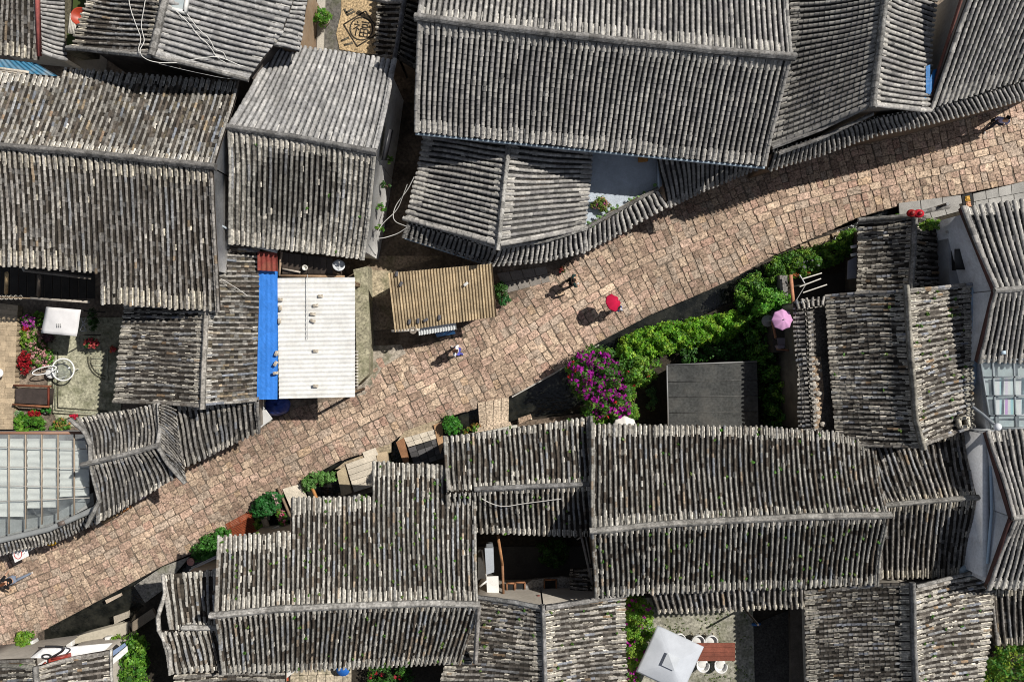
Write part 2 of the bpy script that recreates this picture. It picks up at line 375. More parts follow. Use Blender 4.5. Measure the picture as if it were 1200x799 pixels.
        if cut is not None: keep = inside(to_px((c0 + c1) / 2), cut)
        b = b[keep]; cols = cols[keep]
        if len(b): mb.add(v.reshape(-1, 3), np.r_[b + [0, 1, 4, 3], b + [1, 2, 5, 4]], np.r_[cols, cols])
    # boards under the tiles
    ivs = [(0.0, 1.0, 1.0)]
    if clips:
        ivs = []; cur = 0.0
        for t0, t1, ve in sorted(clips):
            if t0 > cur: ivs.append((cur, t0, 1.0))
            ivs.append((t0, t1, ve)); cur = t1
        if cur < 1: ivs.append((cur, 1.0, 1.0))
    bc = (.05, .04, .032)
    for t0, t1, ve in ivs:
        if ve <= .02 or cut is not None and False: continue
        nt = max(2, int((t1 - t0) * S.W / .7) + 1); nv = 7
        T, V = np.meshgrid(np.linspace(t0, t1, nt), np.linspace(0, ve - .004, nv), indexing='ij')
        g = S(T, V); g[..., 2] -= .012; h = g.copy(); h[..., 2] -= .11
        id0 = np.arange(nt * nv).reshape(nt, nv); off = nt * nv
        f = np.stack([id0[:-1, :-1], id0[1:, :-1], id0[1:, 1:], id0[:-1, 1:]], -1).reshape(-1, 4)
        if cut is not None:
            cx = to_px(g.reshape(-1, 3)[f].mean(1)); f = f[inside(cx, cut)]
        allf = [f, f[:, ::-1] + off]
        v = np.r_[g.reshape(-1, 3), h.reshape(-1, 3)]
        if cut is None:
            bd = np.r_[id0[:, 0], id0[-1, 1:], id0[-2::-1, -1], id0[0, -2:0:-1]]; nx = np.roll(bd, -1)
            allf.append(np.stack([bd, nx, nx + off, bd + off], -1))
        mb.add(v, np.concatenate(allf), bc)
    for sd, on in ((0.0, verge[0]), (1.0, verge[1])):                        # bigger edge row along the gable
        if not on: continue
        ve = vend(.01 if sd == 0 else .99); m = max(2, int(S.Lm * ve / (L * 1.5))); ed = np.linspace(0, ve, m + 1)
        cols = covp[RNG.choice(len(covp), m, p=covw)] * RNG.uniform(.75, 1.05, (m, 1)) * dark
        emit_cover(sd + (.15 / n if sd == 0 else -.15 / n), ed[:-1], ed[1:] + .1 / m, r * 1.15, .085, cols, .3)
    o = mb.build(name, st['mat'], root)
    if mossp:
        q = np.concatenate(mossp); mb2 = MB(); leaf_cloud(mb2, q, 0.08, 8, .10, [(.06,.19,.02),(.09,.2,.03),(.13,.19,.04)]); mb2.build('moss', 'leaf', o)
    o2 = o; return S

def leaf_cloud(mb, centres, rad, per, size, cols, upb=.6):
    per = max(3, int(per * 1.5)); size = size * .76; c = np.asarray(centres, float); n = len(c) * per
    cc = np.repeat(c, per, 0); d = nz(RNG.normal(0, 1, (n, 3)) + [0, 0, upb]); pos = cc + d * rad * RNG.uniform(.35, 1, (n, 1))
    nn = nz(d + RNG.normal(0, .5, (n, 3)) + [0, 0, .35]); u = nz(np.cross(nn, RNG.normal(0, 1, (n, 3)))); w = np.cross(nn, u)
    s = size * RNG.uniform(.4, 1.65, (n, 1))
    v = np.stack([pos - u * s * .55, pos + w * s * .33 - nn * s * .08, pos + u * s * .6 - nn * s * .1, pos - w * s * .33 - nn * s * .08], 1)
    cols = np.array(cols); base = np.repeat(cols[RNG.integers(0, len(cols), len(c))], per, 0) * .6 + cols[RNG.integers(0, len(cols), n)] * .4
    mb.add(v.reshape(-1, 3), np.arange(4 * n).reshape(-1, 4), base * RNG.uniform(.7, 1.3, (n, 1)))

def foliage(name, parent, poly, z0, z1, nclump, per, rad, size, cols, mtl='leaf', edge=10.0, vmin=0.0):
    """leaf clumps filling the volume under a lumpy dome over the outline the photo shows"""
    q = np.array(poly, float); lo, hi = q.min(0), q.max(0); pts = []
    while sum(len(p) for p in pts) < nclump:
        c = RNG.uniform(lo, hi, (nclump * 2, 2)); pts.append(c[inside(c, poly)])
    pts = np.concatenate(pts)[:nclump]; d = np.minimum(1, edge_dist(pts, poly) / edge) ** .6
    lump = .72 + .28 * np.sin(pts[:, 0] * .23 + 1) * np.sin(pts[:, 1] * .29 + .4)
    top = z0 + (z1 - z0) * (.35 + .65 * d) * lump
    z = top - (top - z0) * RNG.uniform(vmin, 1, len(pts)) ** 2.2 * .9
    c = np.array([P(x, y, zz) for (x, y), zz in zip(pts, z)])
    mb = MB(); leaf_cloud(mb, c, rad, per, size, cols); return mb.build(name, mtl, parent)

GREENS = [(.05,.18,.02),(.09,.27,.025),(.14,.33,.03),(.035,.11,.012),(.21,.37,.045)]
DEEP = [(.03,.085,.015),(.045,.13,.022),(.06,.17,.03),(.02,.05,.01)]
LIME = [(.22,.36,.04),(.16,.31,.03),(.28,.40,.05),(.10,.22,.02)]
def plant(name, label, cat, poly, z0, z1, nclump=60, per=26, rad=.2, size=.11, cols=GREENS, flowers=None, stem=True, group=None, pot=None, edge=10, ground=None):
    cx, cy = np.mean(np.array(poly), 0); g = z0 if ground is None else ground
    b = P(cx, cy, z0); base = (b[0], b[1], g)
    t = thing(name, label, cat, base, group)
    foliage('leaves', t, poly, z0, z1, nclump, per, rad, size, cols, edge=edge)
    if flowers:
        for fc, fn, fs, fpoly in flowers:
            foliage('flowers', t, fpoly or poly, z0 + (z1 - z0) * .35, z1 + .08, fn, 5, .10, fs, fc, 'petal', edge=edge * .7, vmin=.0)
    if stem:
        mb = MB(); q = np.array(poly)
        for k in range(3 if len(poly) else 1):
            x, y = cx + random.uniform(-.3, .3) * np.ptp(q[:, 0]), cy + random.uniform(-.3, .3) * np.ptp(q[:, 1])
            top = P(x, y, z0 + (z1 - z0) * .6); mb.tube([(base[0] + (top[0] - base[0]) * .4, base[1] + (top[1] - base[1]) * .4, g), (top + np.array(base)) / 2 + [.03, .02, 0], top], .05, (.10, .07, .045), 6, .02)
        mb.build('stem', 'wood', t)
    if pot:
        pc, pr, ph = pot; mb = MB(); mb.lathe((base[0], base[1], g), [(pr * .7, 0), (pr * .95, ph * .8), (pr * 1.08, ph * .82), (pr * 1.08, ph), (pr * .9, ph), (pr * .88, ph * .85), (.01, ph * .84)], pc, 18)
        mb.build('pot', 'slabs', t)
    return t

# ------------------------------------------------------------------ houses
def ridge(root, pts, w=.30, h=.20,  col=(.30, .29, .275), name='ridge_cap', up=.0, mt='tile'):
    """capped ridge of round tiles on a mortar bed"""
    w3 = np.array([P(*p) for p in pts]); d = np.r_[0, np.cumsum(np.linalg.norm(np.diff(w3, axis=0), axis=1))]
    n = max(2, int(d[-1] / .26)); mb = MB(); u = np.linspace(0, d[-1], n + 1); w *= .82; col = np.asarray(col) * .78
    f = lambda x: np.stack([np.interp(x, d, w3[:, k]) for k in range(3)], -1)
    prof = np.array([(-.5, -.5), (-.5, .35), (-.34, .38), (-.26, .72), (0, .95), (.26, .72), (.34, .38), (.5, .35), (.5, -.5)])
    pt = f(u); rel = np.abs(2 * u / d[-1] - 1); pt[:, 2] += up * rel ** 3 + .012 * np.sin(u * 1.9)
    tg = nz(np.gradient(pt, axis=0)); sd = nz(np.cross(tg, (0, 0, 1.)))
    for i in range(n):
        a, b = pt[i], pt[i + 1] + (pt[i + 1] - pt[i]) * .06; k = 1 + random.uniform(-.06, .06); a = a + sd[i] * random.uniform(-.012, .012) + np.array((0, 0, random.uniform(-.012, .014)))
        q0 = a + sd[i] * (prof[:, :1] * w * .94 * k) + np.array((0, 0, 1.)) * (prof[:, 1:] * h); q1 = b + sd[i + 1] * (prof[:, :1] * w * k) + np.array((0, 0, 1.)) * (prof[:, 1:] * h + .012)
        v = np.r_[q0, q1]; m = len(prof); c = jit(col, .28)
        mb.add(v, [(j, j + 1, m + j + 1, m + j) for j in range(m - 1)], [np.asarray(c) * (.55 if j in (0, m - 2) else 1) for j in range(m - 1)])
        mb.add(v, np.arange(m), np.asarray(c) * .7); mb.add(v, np.arange(m)[::-1] + m, np.asarray(c) * .7)
    return mb.build(name, mt, root)

def wall_under(mb, S, col, z0=0.0, t0=.03, t1=.97, v1=.88, v0=0.0, drop=.17):
    nt, nv = 8, 5
    T, V = np.meshgrid(np.linspace(t0, t1, nt), np.linspace(v0, v1, nv), indexing='ij'); g = S(T, V); g[..., 2] -= drop
    lo = g.copy(); lo[..., 2] = z0; v = np.r_[g.reshape(-1, 3), lo.reshape(-1, 3)]; i = np.arange(nt * nv).reshape(nt, nv); o = nt * nv
    f = [np.stack([i[:-1, :-1], i[1:, :-1], i[1:, 1:], i[:-1, 1:]], -1).reshape(-1, 4)]
    for e in ((i[:, -1],) + ((i[:, 0],) if v0 > 0 else ()) + (i[0, :], i[-1, :])):
        f.append(np.stack([e[:-1], e[1:], e[1:] + o, e[:-1] + o], -1))
    mb.add(v, np.concatenate(f), col)

def house(label, slopes, ridges=(), wall=(.42, .38, .32), wallz=0.0, group='tiled houses along the cobbled lane', name='house', cat='house', wallkw=None, wmat='plaster'):
    a = np.mean([P(*p)[:2] for p in list(slopes[0][0]) + list(slopes[0][1])], 0)
    root = thing(name, label, cat, (a[0], a[1], wallz), group); wb = MB(); Ss = []
    for k, sl in enumerate(slopes):
        top, bot, sty = sl[:3]; kw = dict(sl[3]) if len(sl) > 3 else {}
        wk = kw.pop('wall', {}); S = roof_slope(root, top, bot, sty, **kw); Ss.append(S)
        if wk is not None and wall is not None:
            d = dict(v1=max(.5, 1 - .45 / S.Lm), t0=min(.3, .30 / S.W), t1=1 - min(.3, .30 / S.W), z0=wallz)
            if kw.get('clips'): d['v1'] = min(d['v1'], min(c[2] for c in kw['clips'] if c[2] > .1) - .45 / S.Lm)
            d.update(wallkw or {}); d.update(wk); wall_under(wb, S, wall, **d)
    if wb.n: wb.build('wall', wmat, root)
    for r in ridges:
        r = list(r); kw = r[1] if len(r) > 1 else {}; ridge(root, r[0], **kw)
    return root, Ss
# ------------------------------------------------------------------ camera, light
cam = bpy.data.cameras.new('camera'); co = bpy.data.objects.new('camera', cam); COL.objects.link(co)
co.location = (0, 0, CAMH); cam.sensor_width = 36; cam.lens = 36 * CAMH / (1200 * MPP); cam.clip_end = 2000; SC.camera = co
SUN_EL, SUN_DIR = math.radians(51), nz(np.array((.875, .485)))
sl = bpy.data.lights.new('sun', 'SUN'); so = bpy.data.objects.new('sun', sl); COL.objects.link(so)
sl.energy = 4.8; sl.angle = math.radians(.6); sl.color = (1.0, .95, .87)
tosun = Vector((SUN_DIR[0] * math.cos(SUN_EL), SUN_DIR[1] * math.cos(SUN_EL), math.sin(SUN_EL)))
so.rotation_euler = tosun.to_track_quat('Z', 'Y').to_euler(); so.location = (20, 12, 40)
wd = bpy.data.worlds.new('World'); SC.world = wd; wd.use_nodes = True
bg = wd.node_tree.nodes['Background']; sk = wd.node_tree.nodes.new('ShaderNodeTexSky'); sk.sky_type = 'NISHITA'
sk.sun_disc = False; sk.sun_elevation = SUN_EL; sk.sun_rotation = math.atan2(SUN_DIR[0], SUN_DIR[1]); sk.altitude = 2400
hs = wd.node_tree.nodes.new('ShaderNodeHueSaturation'); hs.inputs['Saturation'].default_value = .45
wd.node_tree.links.new(sk.outputs[0], hs.inputs['Color']); wd.node_tree.links.new(hs.outputs[0], bg.inputs[0]); bg.inputs[1].default_value = .08
SC.view_settings.view_transform = 'Standard'; SC.view_settings.look = 'None'; SC.view_settings.gamma = 1; SC.view_settings.exposure = 0.15
SC.view_settings.use_curve_mapping = False
SC.cycles.filter_width = 1.0
SC.cycles.max_bounces = 6; SC.cycles.transparent_max_bounces = 12
SC.render.film_transparent = False

# ------------------------------------------------------------------ ground, canal, street
CANAL_S = [(44,778),(72,756),(112,742),(150,727),(186,692),(240,670),(300,636),(345,612),(395,596),(460,566),(530,524),(570,505),(612,492),(660,484),(690,470),(722,420),(765,394),(812,376),(862,352),(884,335),(908,313),(960,296),(1003,277),(1058,254),(1130,236)]
STREET_S = [(44,742),(100,712),(152,684),(190,663),(236,644),(268,622),(300,600),(332,577),(368,556),(398,540),(456,521),(475,506),(508,494),(540,484),(572,475),(600,463),(640,444),(700,402),(762,369),(812,348),(857,328),(872,319),(906,300),(960,276),(1003,256),(1058,240),(1130,227),(1200,213),(1290,195)]
STREET_N = [(-90,690),(-40,662),(0,642),(60,622),(150,580),(215,548),(300,506),(345,478),(418,462),(432,424),(470,408),(520,395),(585,352),(640,322),(700,285),(790,238),(900,188),(1000,150),(1100,110),(1200,78),(1290,50)]
mb = MB(); mb.add([(-200, -200, -1.3), (200, -200, -1.3), (200, 200, -1.3), (-200, 200, -1.3)], [(0, 1, 2, 3)], (.06, .05, .04))
g = mb.build('ground', 'dirt'); struct(g)
mb = MB(); mb.prism([P(x, y)[:2] for x, y in STREET_S + [(1300, 160), (2200, 100), (2200, -900), (-1200, -900), (-1200, 1500), (44, 1500)]], -1.29, 0.0, (.20, .16, .125))
struct(mb.build('terrain', 'dirt'))
mb = MB(); mb.prism([P(x, y)[:2] for x, y in CANAL_S + [(1300, 205), (2200, 150), (2200, 1500), (44, 1500)]], -1.288, -.004, (.035, .029, .021))
struct(mb.build('terrain', 'dirt'))
mb = MB(); mb.add([P(20, 820, -.62), P(1160, 300, -.62), P(1140, 200, -.62), P(20, 700, -.62)], [(0, 1, 2, 3)], (.02, .02, .02))
struct(mb.build('water', 'water'))

BAND = [(-110,752),(-40,718),(0,701),(75,672),(140,638),(180,617),(300,553),(375,515),(450,477),(540,433),(600,404),(650,371),(700,340),(750,312),(825,281),(900,246),(1000,220),(1100,196),(1200,172),(1300,148)]
def smooth_line(pix, step=.1, k=31):
    w = np.array([P(*p)[:2] for p in pix]); d = np.r_[0, np.cumsum(np.linalg.norm(np.diff(w, axis=0), axis=1))]
    u = np.arange(0, d[-1], step); q = np.stack([np.interp(u, d, w[:, i]) for i in (0, 1)], -1)
    pad = np.r_[q[0] + (q[0] - q[1]) * np.arange(k, 0, -1)[:, None], q, q[-1] + (q[-1] - q[-2]) * np.arange(1, k + 1)[:, None]]
    ker = np.ones(k) / k; s_ = np.stack([np.convolve(pad[:, i], ker, 'same') for i in (0, 1)], -1)[k:-k]
    return s_
CL = smooth_line(BAND); CU = np.r_[0, np.cumsum(np.linalg.norm(np.diff(CL, axis=0), axis=1))]
CT = nz(np.gradient(CL, axis=0)); CN = np.stack([CT[:, 1], -CT[:, 0]], -1)     # CN points to the canal side
def F(u, v):
    u = np.asarray(u, float); v = np.asarray(v, float)
    p = np.stack([np.interp(u, CU, CL[:, i]) for i in (0, 1)], -1); n = nz(np.stack([np.interp(u, CU, CN[:, i]) for i in (0, 1)], -1))
    return p + n * v[..., None]
def vlim(pix):
    w = np.array([P(*p)[:2] for p in pix]); d = np.r_[0, np.cumsum(np.linalg.norm(np.diff(w, axis=0), axis=1))]
    u = np.arange(0, d[-1], .1); q = np.stack([np.interp(u, d, w[:, i]) for i in (0, 1)], -1)
    i = np.argmin(((q[:, None] - CL[None]) ** 2).sum(-1), 1); uu = CU[i]; vv = ((q - CL[i]) * CN[i]).sum(-1)
    o = np.argsort(uu, kind='stable'); return lambda x: np.interp(x, uu[o], vv[o])
VS, VN = vlim([(-110, 835), (-40, 800), (0, 772)] + STREET_S), vlim(STREET_N)
STONE = [(.47,.375,.295),(.47,.35,.285),(.37,.285,.225),(.43,.365,.305),(.56,.46,.36),(.31,.235,.185),(.50,.385,.32),(.50,.385,.275),(.42,.29,.235)]
SW = np.array([4, 3, 2.6, 2.2, 2.0, 1.0, 1.6, .5, .6]); SW /= SW.sum()
st_mb = MB()
def stone(u0, u1, v0, v1, hz=0.0, col=None, gap=.004):
    """one hewn paving stone between street coordinates"""
    j = lambda a=.022: random.uniform(-a, a)
    q = [(u0 + gap + j(), v0 + gap + j()), (u1 - gap + j(), v0 + gap + j()), (u1 - gap + j(), v1 - gap + j()), (u0 + gap + j(), v1 - gap + j())]
    q = np.array(q); c = q.mean(0)
    # eight-sided outline with worn corners
    o = []
    for i in range(4):
        a, b, p = q[(i - 1) % 4], q[(i + 1) % 4], q[i]; k = random.uniform(.05, .13)
        o += [p + (a - p) * k + (c - p) * .03, p + (b - p) * k + (c - p) * .03]
    o = np.array(o); base = F(o[:, 0], o[:, 1]); ins = c + (o - c) * (1 - 0.028 / max(.18, min(u1 - u0, v1 - v0))); top = F(ins[:, 0], ins[:, 1])
    if np.cross(base[1] - base[0], base[2] - base[1]) < 0: base, top = base[::-1], top[::-1]
    h = hz + random.uniform(.026, .042); tx, ty = j(.018), j(.018); cc = top.mean(0)
    zt = h + (top - cc) @ np.array((tx, ty)) - .0
    v = np.r_[np.c_[base, np.full(8, hz - .02)], np.c_[base, zt - .016], np.c_[top, zt]]
    if col is None: col = np.array(STONE[RNG.choice(len(STONE), p=SW)]) * (.80, .74, .69) + np.array((.02, .018, .017)) * random.uniform(.82, 1.15)
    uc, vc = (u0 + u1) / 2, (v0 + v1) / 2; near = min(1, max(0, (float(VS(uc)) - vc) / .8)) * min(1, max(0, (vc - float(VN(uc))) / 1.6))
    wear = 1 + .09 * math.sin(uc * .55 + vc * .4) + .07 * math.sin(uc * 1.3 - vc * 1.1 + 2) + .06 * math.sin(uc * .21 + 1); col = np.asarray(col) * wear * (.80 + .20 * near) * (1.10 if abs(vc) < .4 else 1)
    f = [(i, (i + 1) % 8, 8 + (i + 1) % 8, 8 + i) for i in range(8)] + [(8 + i, 8 + (i + 1) % 8, 16 + (i + 1) % 8, 16 + i) for i in range(8)]
    st_mb.add(v, f, col); st_mb.add(v, np.arange(16, 24), col)
BW = .36
for k in (-1, 0):                                            # the two long rows down the middle
    u = .2 + random.random() * .3
    while u < CU[-1] - .8:
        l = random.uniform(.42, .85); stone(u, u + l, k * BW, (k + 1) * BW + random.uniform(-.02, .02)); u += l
for sgn, lim in ((1, VS), (-1, VN)):
    u = .1
    while u < CU[-1] - .6:
        w = random.uniform(.27, .39); um = u + w / 2; L_ = float(lim(um)) * sgn
        v = BW + random.uniform(0, .02); L_ = min(L_, 11)
        wob = random.uniform(0, 6.28)
        while v < L_ - .08:
            l = random.uniform(.28, .52)
            if L_ - v - l < .2: l = L_ - v
            k = .035 * math.sin(v * 2 + wob)
            a, b = (v, v + l) if sgn > 0 else (-v - l, -v)
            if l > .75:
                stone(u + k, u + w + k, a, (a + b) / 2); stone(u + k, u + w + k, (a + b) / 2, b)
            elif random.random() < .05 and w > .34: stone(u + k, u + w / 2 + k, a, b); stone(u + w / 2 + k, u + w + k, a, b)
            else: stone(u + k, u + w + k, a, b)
            v += l
        u += w
struct(st_mb.build('street', 'stone', base=(0, 0, 0)))

def slab_course(name, quad, nu, nv, z, col, th=.12, mtl='slabs', gap=.02, cj=.12, kind='structure', parent=None):
    """rectangular flags laid in a four-cornered area (pixels)"""
    q = [P(x, y, z) for x, y in quad]; mb = MB()
    for j in range(nv):
        off = random.uniform(0, .5) * (j % 2)
        for i in range(-1, nu + 1):
            a, b = max(0, (i + off) / nu), min(1, (i + 1 + off) / nu)
            if b - a < .02: continue
            c, d = j / nv, (j + 1) / nv
            f = lambda s_, t_: (q[0] * (1 - s_) + q[1] * s_) * (1 - t_) + (q[3] * (1 - s_) + q[2] * s_) * t_
            p = np.array([f(a, c), f(b, c), f(b, d), f(a, d)]); m = p.mean(0); dd = p - m
            p = m + dd * (1 - gap / np.linalg.norm(dd, axis=1, keepdims=True)); p[:, 2] += random.uniform(-.008, .008)
            mb.panel(p, th, jit(col, cj))
    o = mb.build(name, mtl, parent)
    if kind and parent is None: o['kind'] = kind
    return o
# grey flagstone pavement along the upper right of the canal
slab_course('pavement', [(1053,250),(1122,234),(1127,217+30),(1058,266)], 4, 1, .10, (.26,.25,.235))
slab_course('pavement', [(1053,238),(1130,228),(1131,238),(1054,252)], 3, 1, .12, (.27,.26,.245))
slab_course('pavement', [(1140,227),(1215,209),(1217,236),(1142,246)], 5, 2, .12, (.33,.32,.30))
# side alley and yards
def patch(name, pix, z, col, mtl='dirt', th=.05):
    mb = MB(); mb.pprism(pix, z - th, z, col); return struct(mb.build(name, mtl))
patch('path', [(428,60),(500,60),(500,160),(476,262),(582,318),(640,325),(600,352),(560,392),(470,414),(432,440),(415,466),(400,466),(412,300),(436,290),(450,180)], .03, (.15,.115,.085))
patch('path', [(418,428),(434,405),(470,404),(476,414),(448,430),(428,462),(418,464)], .04, (.34,.30,.25), 'moss_stone')
patch('path', [(433,316),(456,318),(462,330),(452,346),(434,350)], .045, (.40,.34,.24), 'moss_stone')
patch('path', [(434,300),(520,300),(460,318),(462,385),(432,388)], .034, (.26,.2,.145), 'moss_stone')
# ------------------------------------------------------------------ houses, upper left
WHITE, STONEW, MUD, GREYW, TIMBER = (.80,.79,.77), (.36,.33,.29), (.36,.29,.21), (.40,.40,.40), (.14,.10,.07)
house('dark brown tiled house with a faded red verge board, top left corner',
    [([(-70,-70,6.6),(44,-70,6.6)], [(-70,54,5.0),(43,70,5.0)], 'brown', dict(pitch=6.4, wall=dict(v1=.75)))])
mb = MB(); mb.beam(P(43,-40,6.5), P(46,66,5.05), .10, .22, (.36,.10,.09)); mb.build('verge_board', 'wood', bpy.data.objects['house'])
house('small pale grey roof between the red verge board and the green netting',
    [([(44,-50,5.0),(48,62,5.0)], [(90,-50,4.2),(76,72,4.2)], 'pale', dict(pitch=5.2, sag=.05))])
h, S = house('gabled house with smooth grey right slope crossed by white cables',
    [([(201,-50,8.0),(193,0,8.0),(178,64,8.0)], [(108,-66,6.8),(101,8,6.8),(84,57,6.8)], 'brown', dict(pitch=6.2)),
     ([(203,-50,8.0),(195,0,8.0),(180,64,8.0)], [(347,-10,6.6),(331,38,6.6),(291,92,6.6)], 'pale', dict(pitch=6.8, verge=(0, 1)))],
    [([(204,-60,8.15),(193,0,8.15),(186,32,8.15),(178,65,8.15)], dict(w=.34, h=.22)), ([(180,66,8.05),(240,80,7.4),(291,94,6.7)], dict(w=.2, h=.14)), ([(78,56,6.85),(178,66,8.0)], dict(w=.22, h=.14))], wall=(.06,.05,.045))  # wall colour made near black to stand in for shade below the gable
house('narrow pale roof with a white mortar edge beside the mosaic courtyard',
    [([(336,-40,6.5),(321,54,6.5)], [(366,-36,6.0),(350,60,6.0)], 'pale', dict(pitch=5.6, sag=.03, verge=(0, 0)))],
    [([(337,-42,6.6),(331,5,6.6),(322,50,6.6)], dict(w=.2, h=.12, col=(.62,.6,.55)))], wall=(.20,.14,.09))
h, S = house('pale house whose old lower slope has a dark round stain',
    [([(267,150,6.3),(350,161,6.3),(441,177,6.3)], [(322,52,4.7),(464,72,4.7)], 'pale', dict(pitch=6.4, sag=.08)),
     ([(268,151,6.3),(350,162,6.3),(440,178,6.3)], [(270,285,4.8),(428,304,4.8)], 'sq', dict(pitch=6.3, stain=(348,218,54,43,.58), moss=.004))],
    [([(265,149,6.38),(350,162,6.38),(441,179,6.38)], dict(w=.32, h=.22, col=(.2,.195,.19)))], wall=WHITE, wallkw=dict(t1=.965))
H6 = h
h, S = house('long old house with a lichen covered upper slope and stepped lower eave',
    [([(-65,166,7.3),(90,178,7.3),(250,195,7.3)], [(-32,72,5.7),(282,98,5.7)], 'mix', dict(pitch=6.9, L=.25, clips=[(0, .335, .88)])),
     ([(-65,167,7.3),(90,179,7.3),(250,196,7.3)], [(-57,344,5.2),(257,364,5.2)], 'brown', dict(pitch=6.9, L=.25, clips=[(0, .56, .78)]))],
    [([(-70,166,7.42),(90,178.5,7.42),(253,196,7.42)], dict(w=.34, h=.26, col=(.22,.21,.2)))], wall=WHITE, wallkw=dict(t1=.99))
H7 = h
house('low weathered cross roof tucked below the stepped eave beside the mosaic courtyard',
    [([(245,300,4.7),(241,380,4.7),(238,477,4.7)], [(152,300,3.6),(134,470,3.6)], 'flat', dict(pitch=6.4, dark=.8, verge=(0, 1))),
     ([(247,286,4.7),(243,380,4.7),(240,475,4.7)], [(304,292,3.8),(300,470,3.8)], 'mix', dict(pitch=6.2, mort_bot=False))],
    [([(246,330,4.78),(241,380,4.78),(237,479,4.78)], dict(w=.28, h=.2, col=(.33,.31,.28)))], wall=STONEW)
# gate pavilion
h, S = house('small gate pavilion with upturned hip corners above the street beside the glass canopy',
    [([(106,541,5.3),(146,532,5.3),(185,522,5.3)], [(92,490,4.3),(140,482,4.2),(184,474,4.3)], 'grey', dict(dark=.72, pitch=5.0, sag=.18, verge=(1, 1))),
     ([(106,542,5.3),(146,533,5.3),(185,523,5.3)], [(115,612,4.1),(160,586,4.0),(205,560,4.1)], 'grey', dict(dark=.72, pitch=5.6, sag=.2, verge=(1, 1))),
     ([(187,474,4.9),(186,522,5.2)], [(204,478,3.9),(215,562,4.0)], 'grey', dict(dark=.72, pitch=4.2, sag=.1, verge=(0, 0), wall=None)),
     ([(186,523,5.2),(193,535,4.9)], [(215,545,4.1),(216,566,4.1)], 'grey', dict(dark=.72, pitch=4.4, sag=.1, verge=(0, 0), wall=None))],
    [([(97,544,5.38),(146,532.5,5.38),(187,521,5.38)], dict(w=.26, h=.24, up=.08)), ([(186,472,4.55),(188,500,4.9),(185,522,5.35)], dict(w=.22, h=.18)),
     ([(185,523,5.35),(197,543,4.75),(217,566,4.3)], dict(w=.22, h=.2)), ([(82,491,4.5),(100,506,4.8),(106,520,5.0),(106,541,5.35)], dict(w=.22, h=.18)),
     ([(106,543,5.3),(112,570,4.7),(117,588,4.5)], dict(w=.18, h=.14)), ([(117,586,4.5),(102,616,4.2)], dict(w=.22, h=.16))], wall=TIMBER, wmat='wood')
GATE = h
house('low tiled wall roof sloping to the street beside the blue sheet',
    [([(200,474,3.7),(250,472,3.7),(303,468,3.7)], [(214,548,2.7),(258,527,2.7),(304,505,2.7)], 'grey', dict(dark=.72, pitch=6.4, sag=.06))],
    [([(200,473,3.76),(250,471,3.76),(303,467,3.76)], dict(w=.2, h=.12, col=(.22,.21,.2)))], wall=STONEW)

# ------------------------------------------------------------------ houses, top centre and top right
h, S = house('great grey tiled hall with a long ridge and blue gutter above the street',
    [([(490,24,7.4),(700,45,7.4),(926,69,7.4)], [(506,-110,5.6),(920,-80,5.6)], 'new', dict(pitch=6.6, L=.2, clips=None)),
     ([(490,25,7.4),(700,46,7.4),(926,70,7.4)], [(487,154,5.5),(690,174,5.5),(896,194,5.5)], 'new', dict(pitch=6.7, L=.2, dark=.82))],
    [([(486,21,7.54),(560,30,7.52),(700,45.5,7.5),(840,60,7.52),(931,68,7.56)], dict(w=.36, h=.26, col=(.27,.26,.25), up=.1))], wall=STONEW, wallkw=dict(v1=.8))
HALL = h
mb = MB(); mb.tube([P(487,157,5.4), P(690,177,5.4), P(896,197,5.4)], .06, (.30,.37,.43), 8); mb.build('gutter', 'metal', h)
mb = MB(); mb.add([P(585,-5,6.9) + [0,0,.16], P(609,-5,6.9) + [0,0,.16], P(604,14,7.5) + [0,0,.2], P(590,14,7.5) + [0,0,.2]], [(0,1,2,3)], (.10,.065,.04))
h, S = house('low gabled porch house with a hip eave and an open roof terrace',
    [([(596,158,4.48),(590,225,4.48),(583,287,4.48)], [(500,148,3.18),(490,200,3.18),(476,258,3.08)], 'new', dict(pitch=6.4, sag=.06)),
     ([(598,158,4.48),(592,225,4.48),(585,287,4.48)], [(694,172,3.18),(690,222,3.18),(684,268,3.08)], 'new', dict(pitch=6.4, sag=.06)),
     ([(478,260,3.03),(582,290,3.33)], [(474,277,2.58),(576,310,2.48)], 'new', dict(pitch=5.6, sag=.02, L=.16, dark=.6, verge=(1, 0), wall=dict(v1=.5))),
     ([(583,290,3.33),(632,280,3.18),(686,268,3.03)], [(576,310,2.48),(640,306,2.43),(690,292,2.43)], 'new', dict(pitch=6.0, sag=.02, L=.16, verge=(0, 0), wall=dict(v1=.5))),
     ([(684,270,3.03),(728,246,3.03),(771,221,3.03)], [(680,298,2.43),(735,268,2.43),(783,240,2.43)], 'new', dict(pitch=6.4, sag=.02, L=.18, verge=(0, 0), wall=dict(v1=.5))),
     ([(771,180,3.68),(830,178,3.68),(900,165,3.68)], [(782,243,2.43),(838,217,2.43),(886,197,2.43)], 'new', dict(pitch=6.0, sag=.03, L=.18, verge=(0, 1), dark=.75))],
    [([(597,160,4.60),(590,225,4.60),(583,293,4.54)], dict(w=.3, h=.22, col=(.36,.35,.33))), ([(472,256,3.18),(530,272,3.33),(583,290,3.48)], dict(w=.24, h=.16, col=(.36,.35,.33))),
     ([(585,290,3.48),(640,282,3.30),(688,267,3.18)], dict(w=.24, h=.16, col=(.34,.33,.31))), ([(684,269,3.16),(771,221,3.16)], dict(w=.18, h=.12, col=(.2,.19,.18)))], wall=STONEW, wallkw=dict(drop=.2))
PORCH = h
mb = MB(); mb.tube([P(474,279,2.48), P(576,312,2.40)], .05, (.30,.37,.43), 8); mb.build('gutter', 'metal', h)
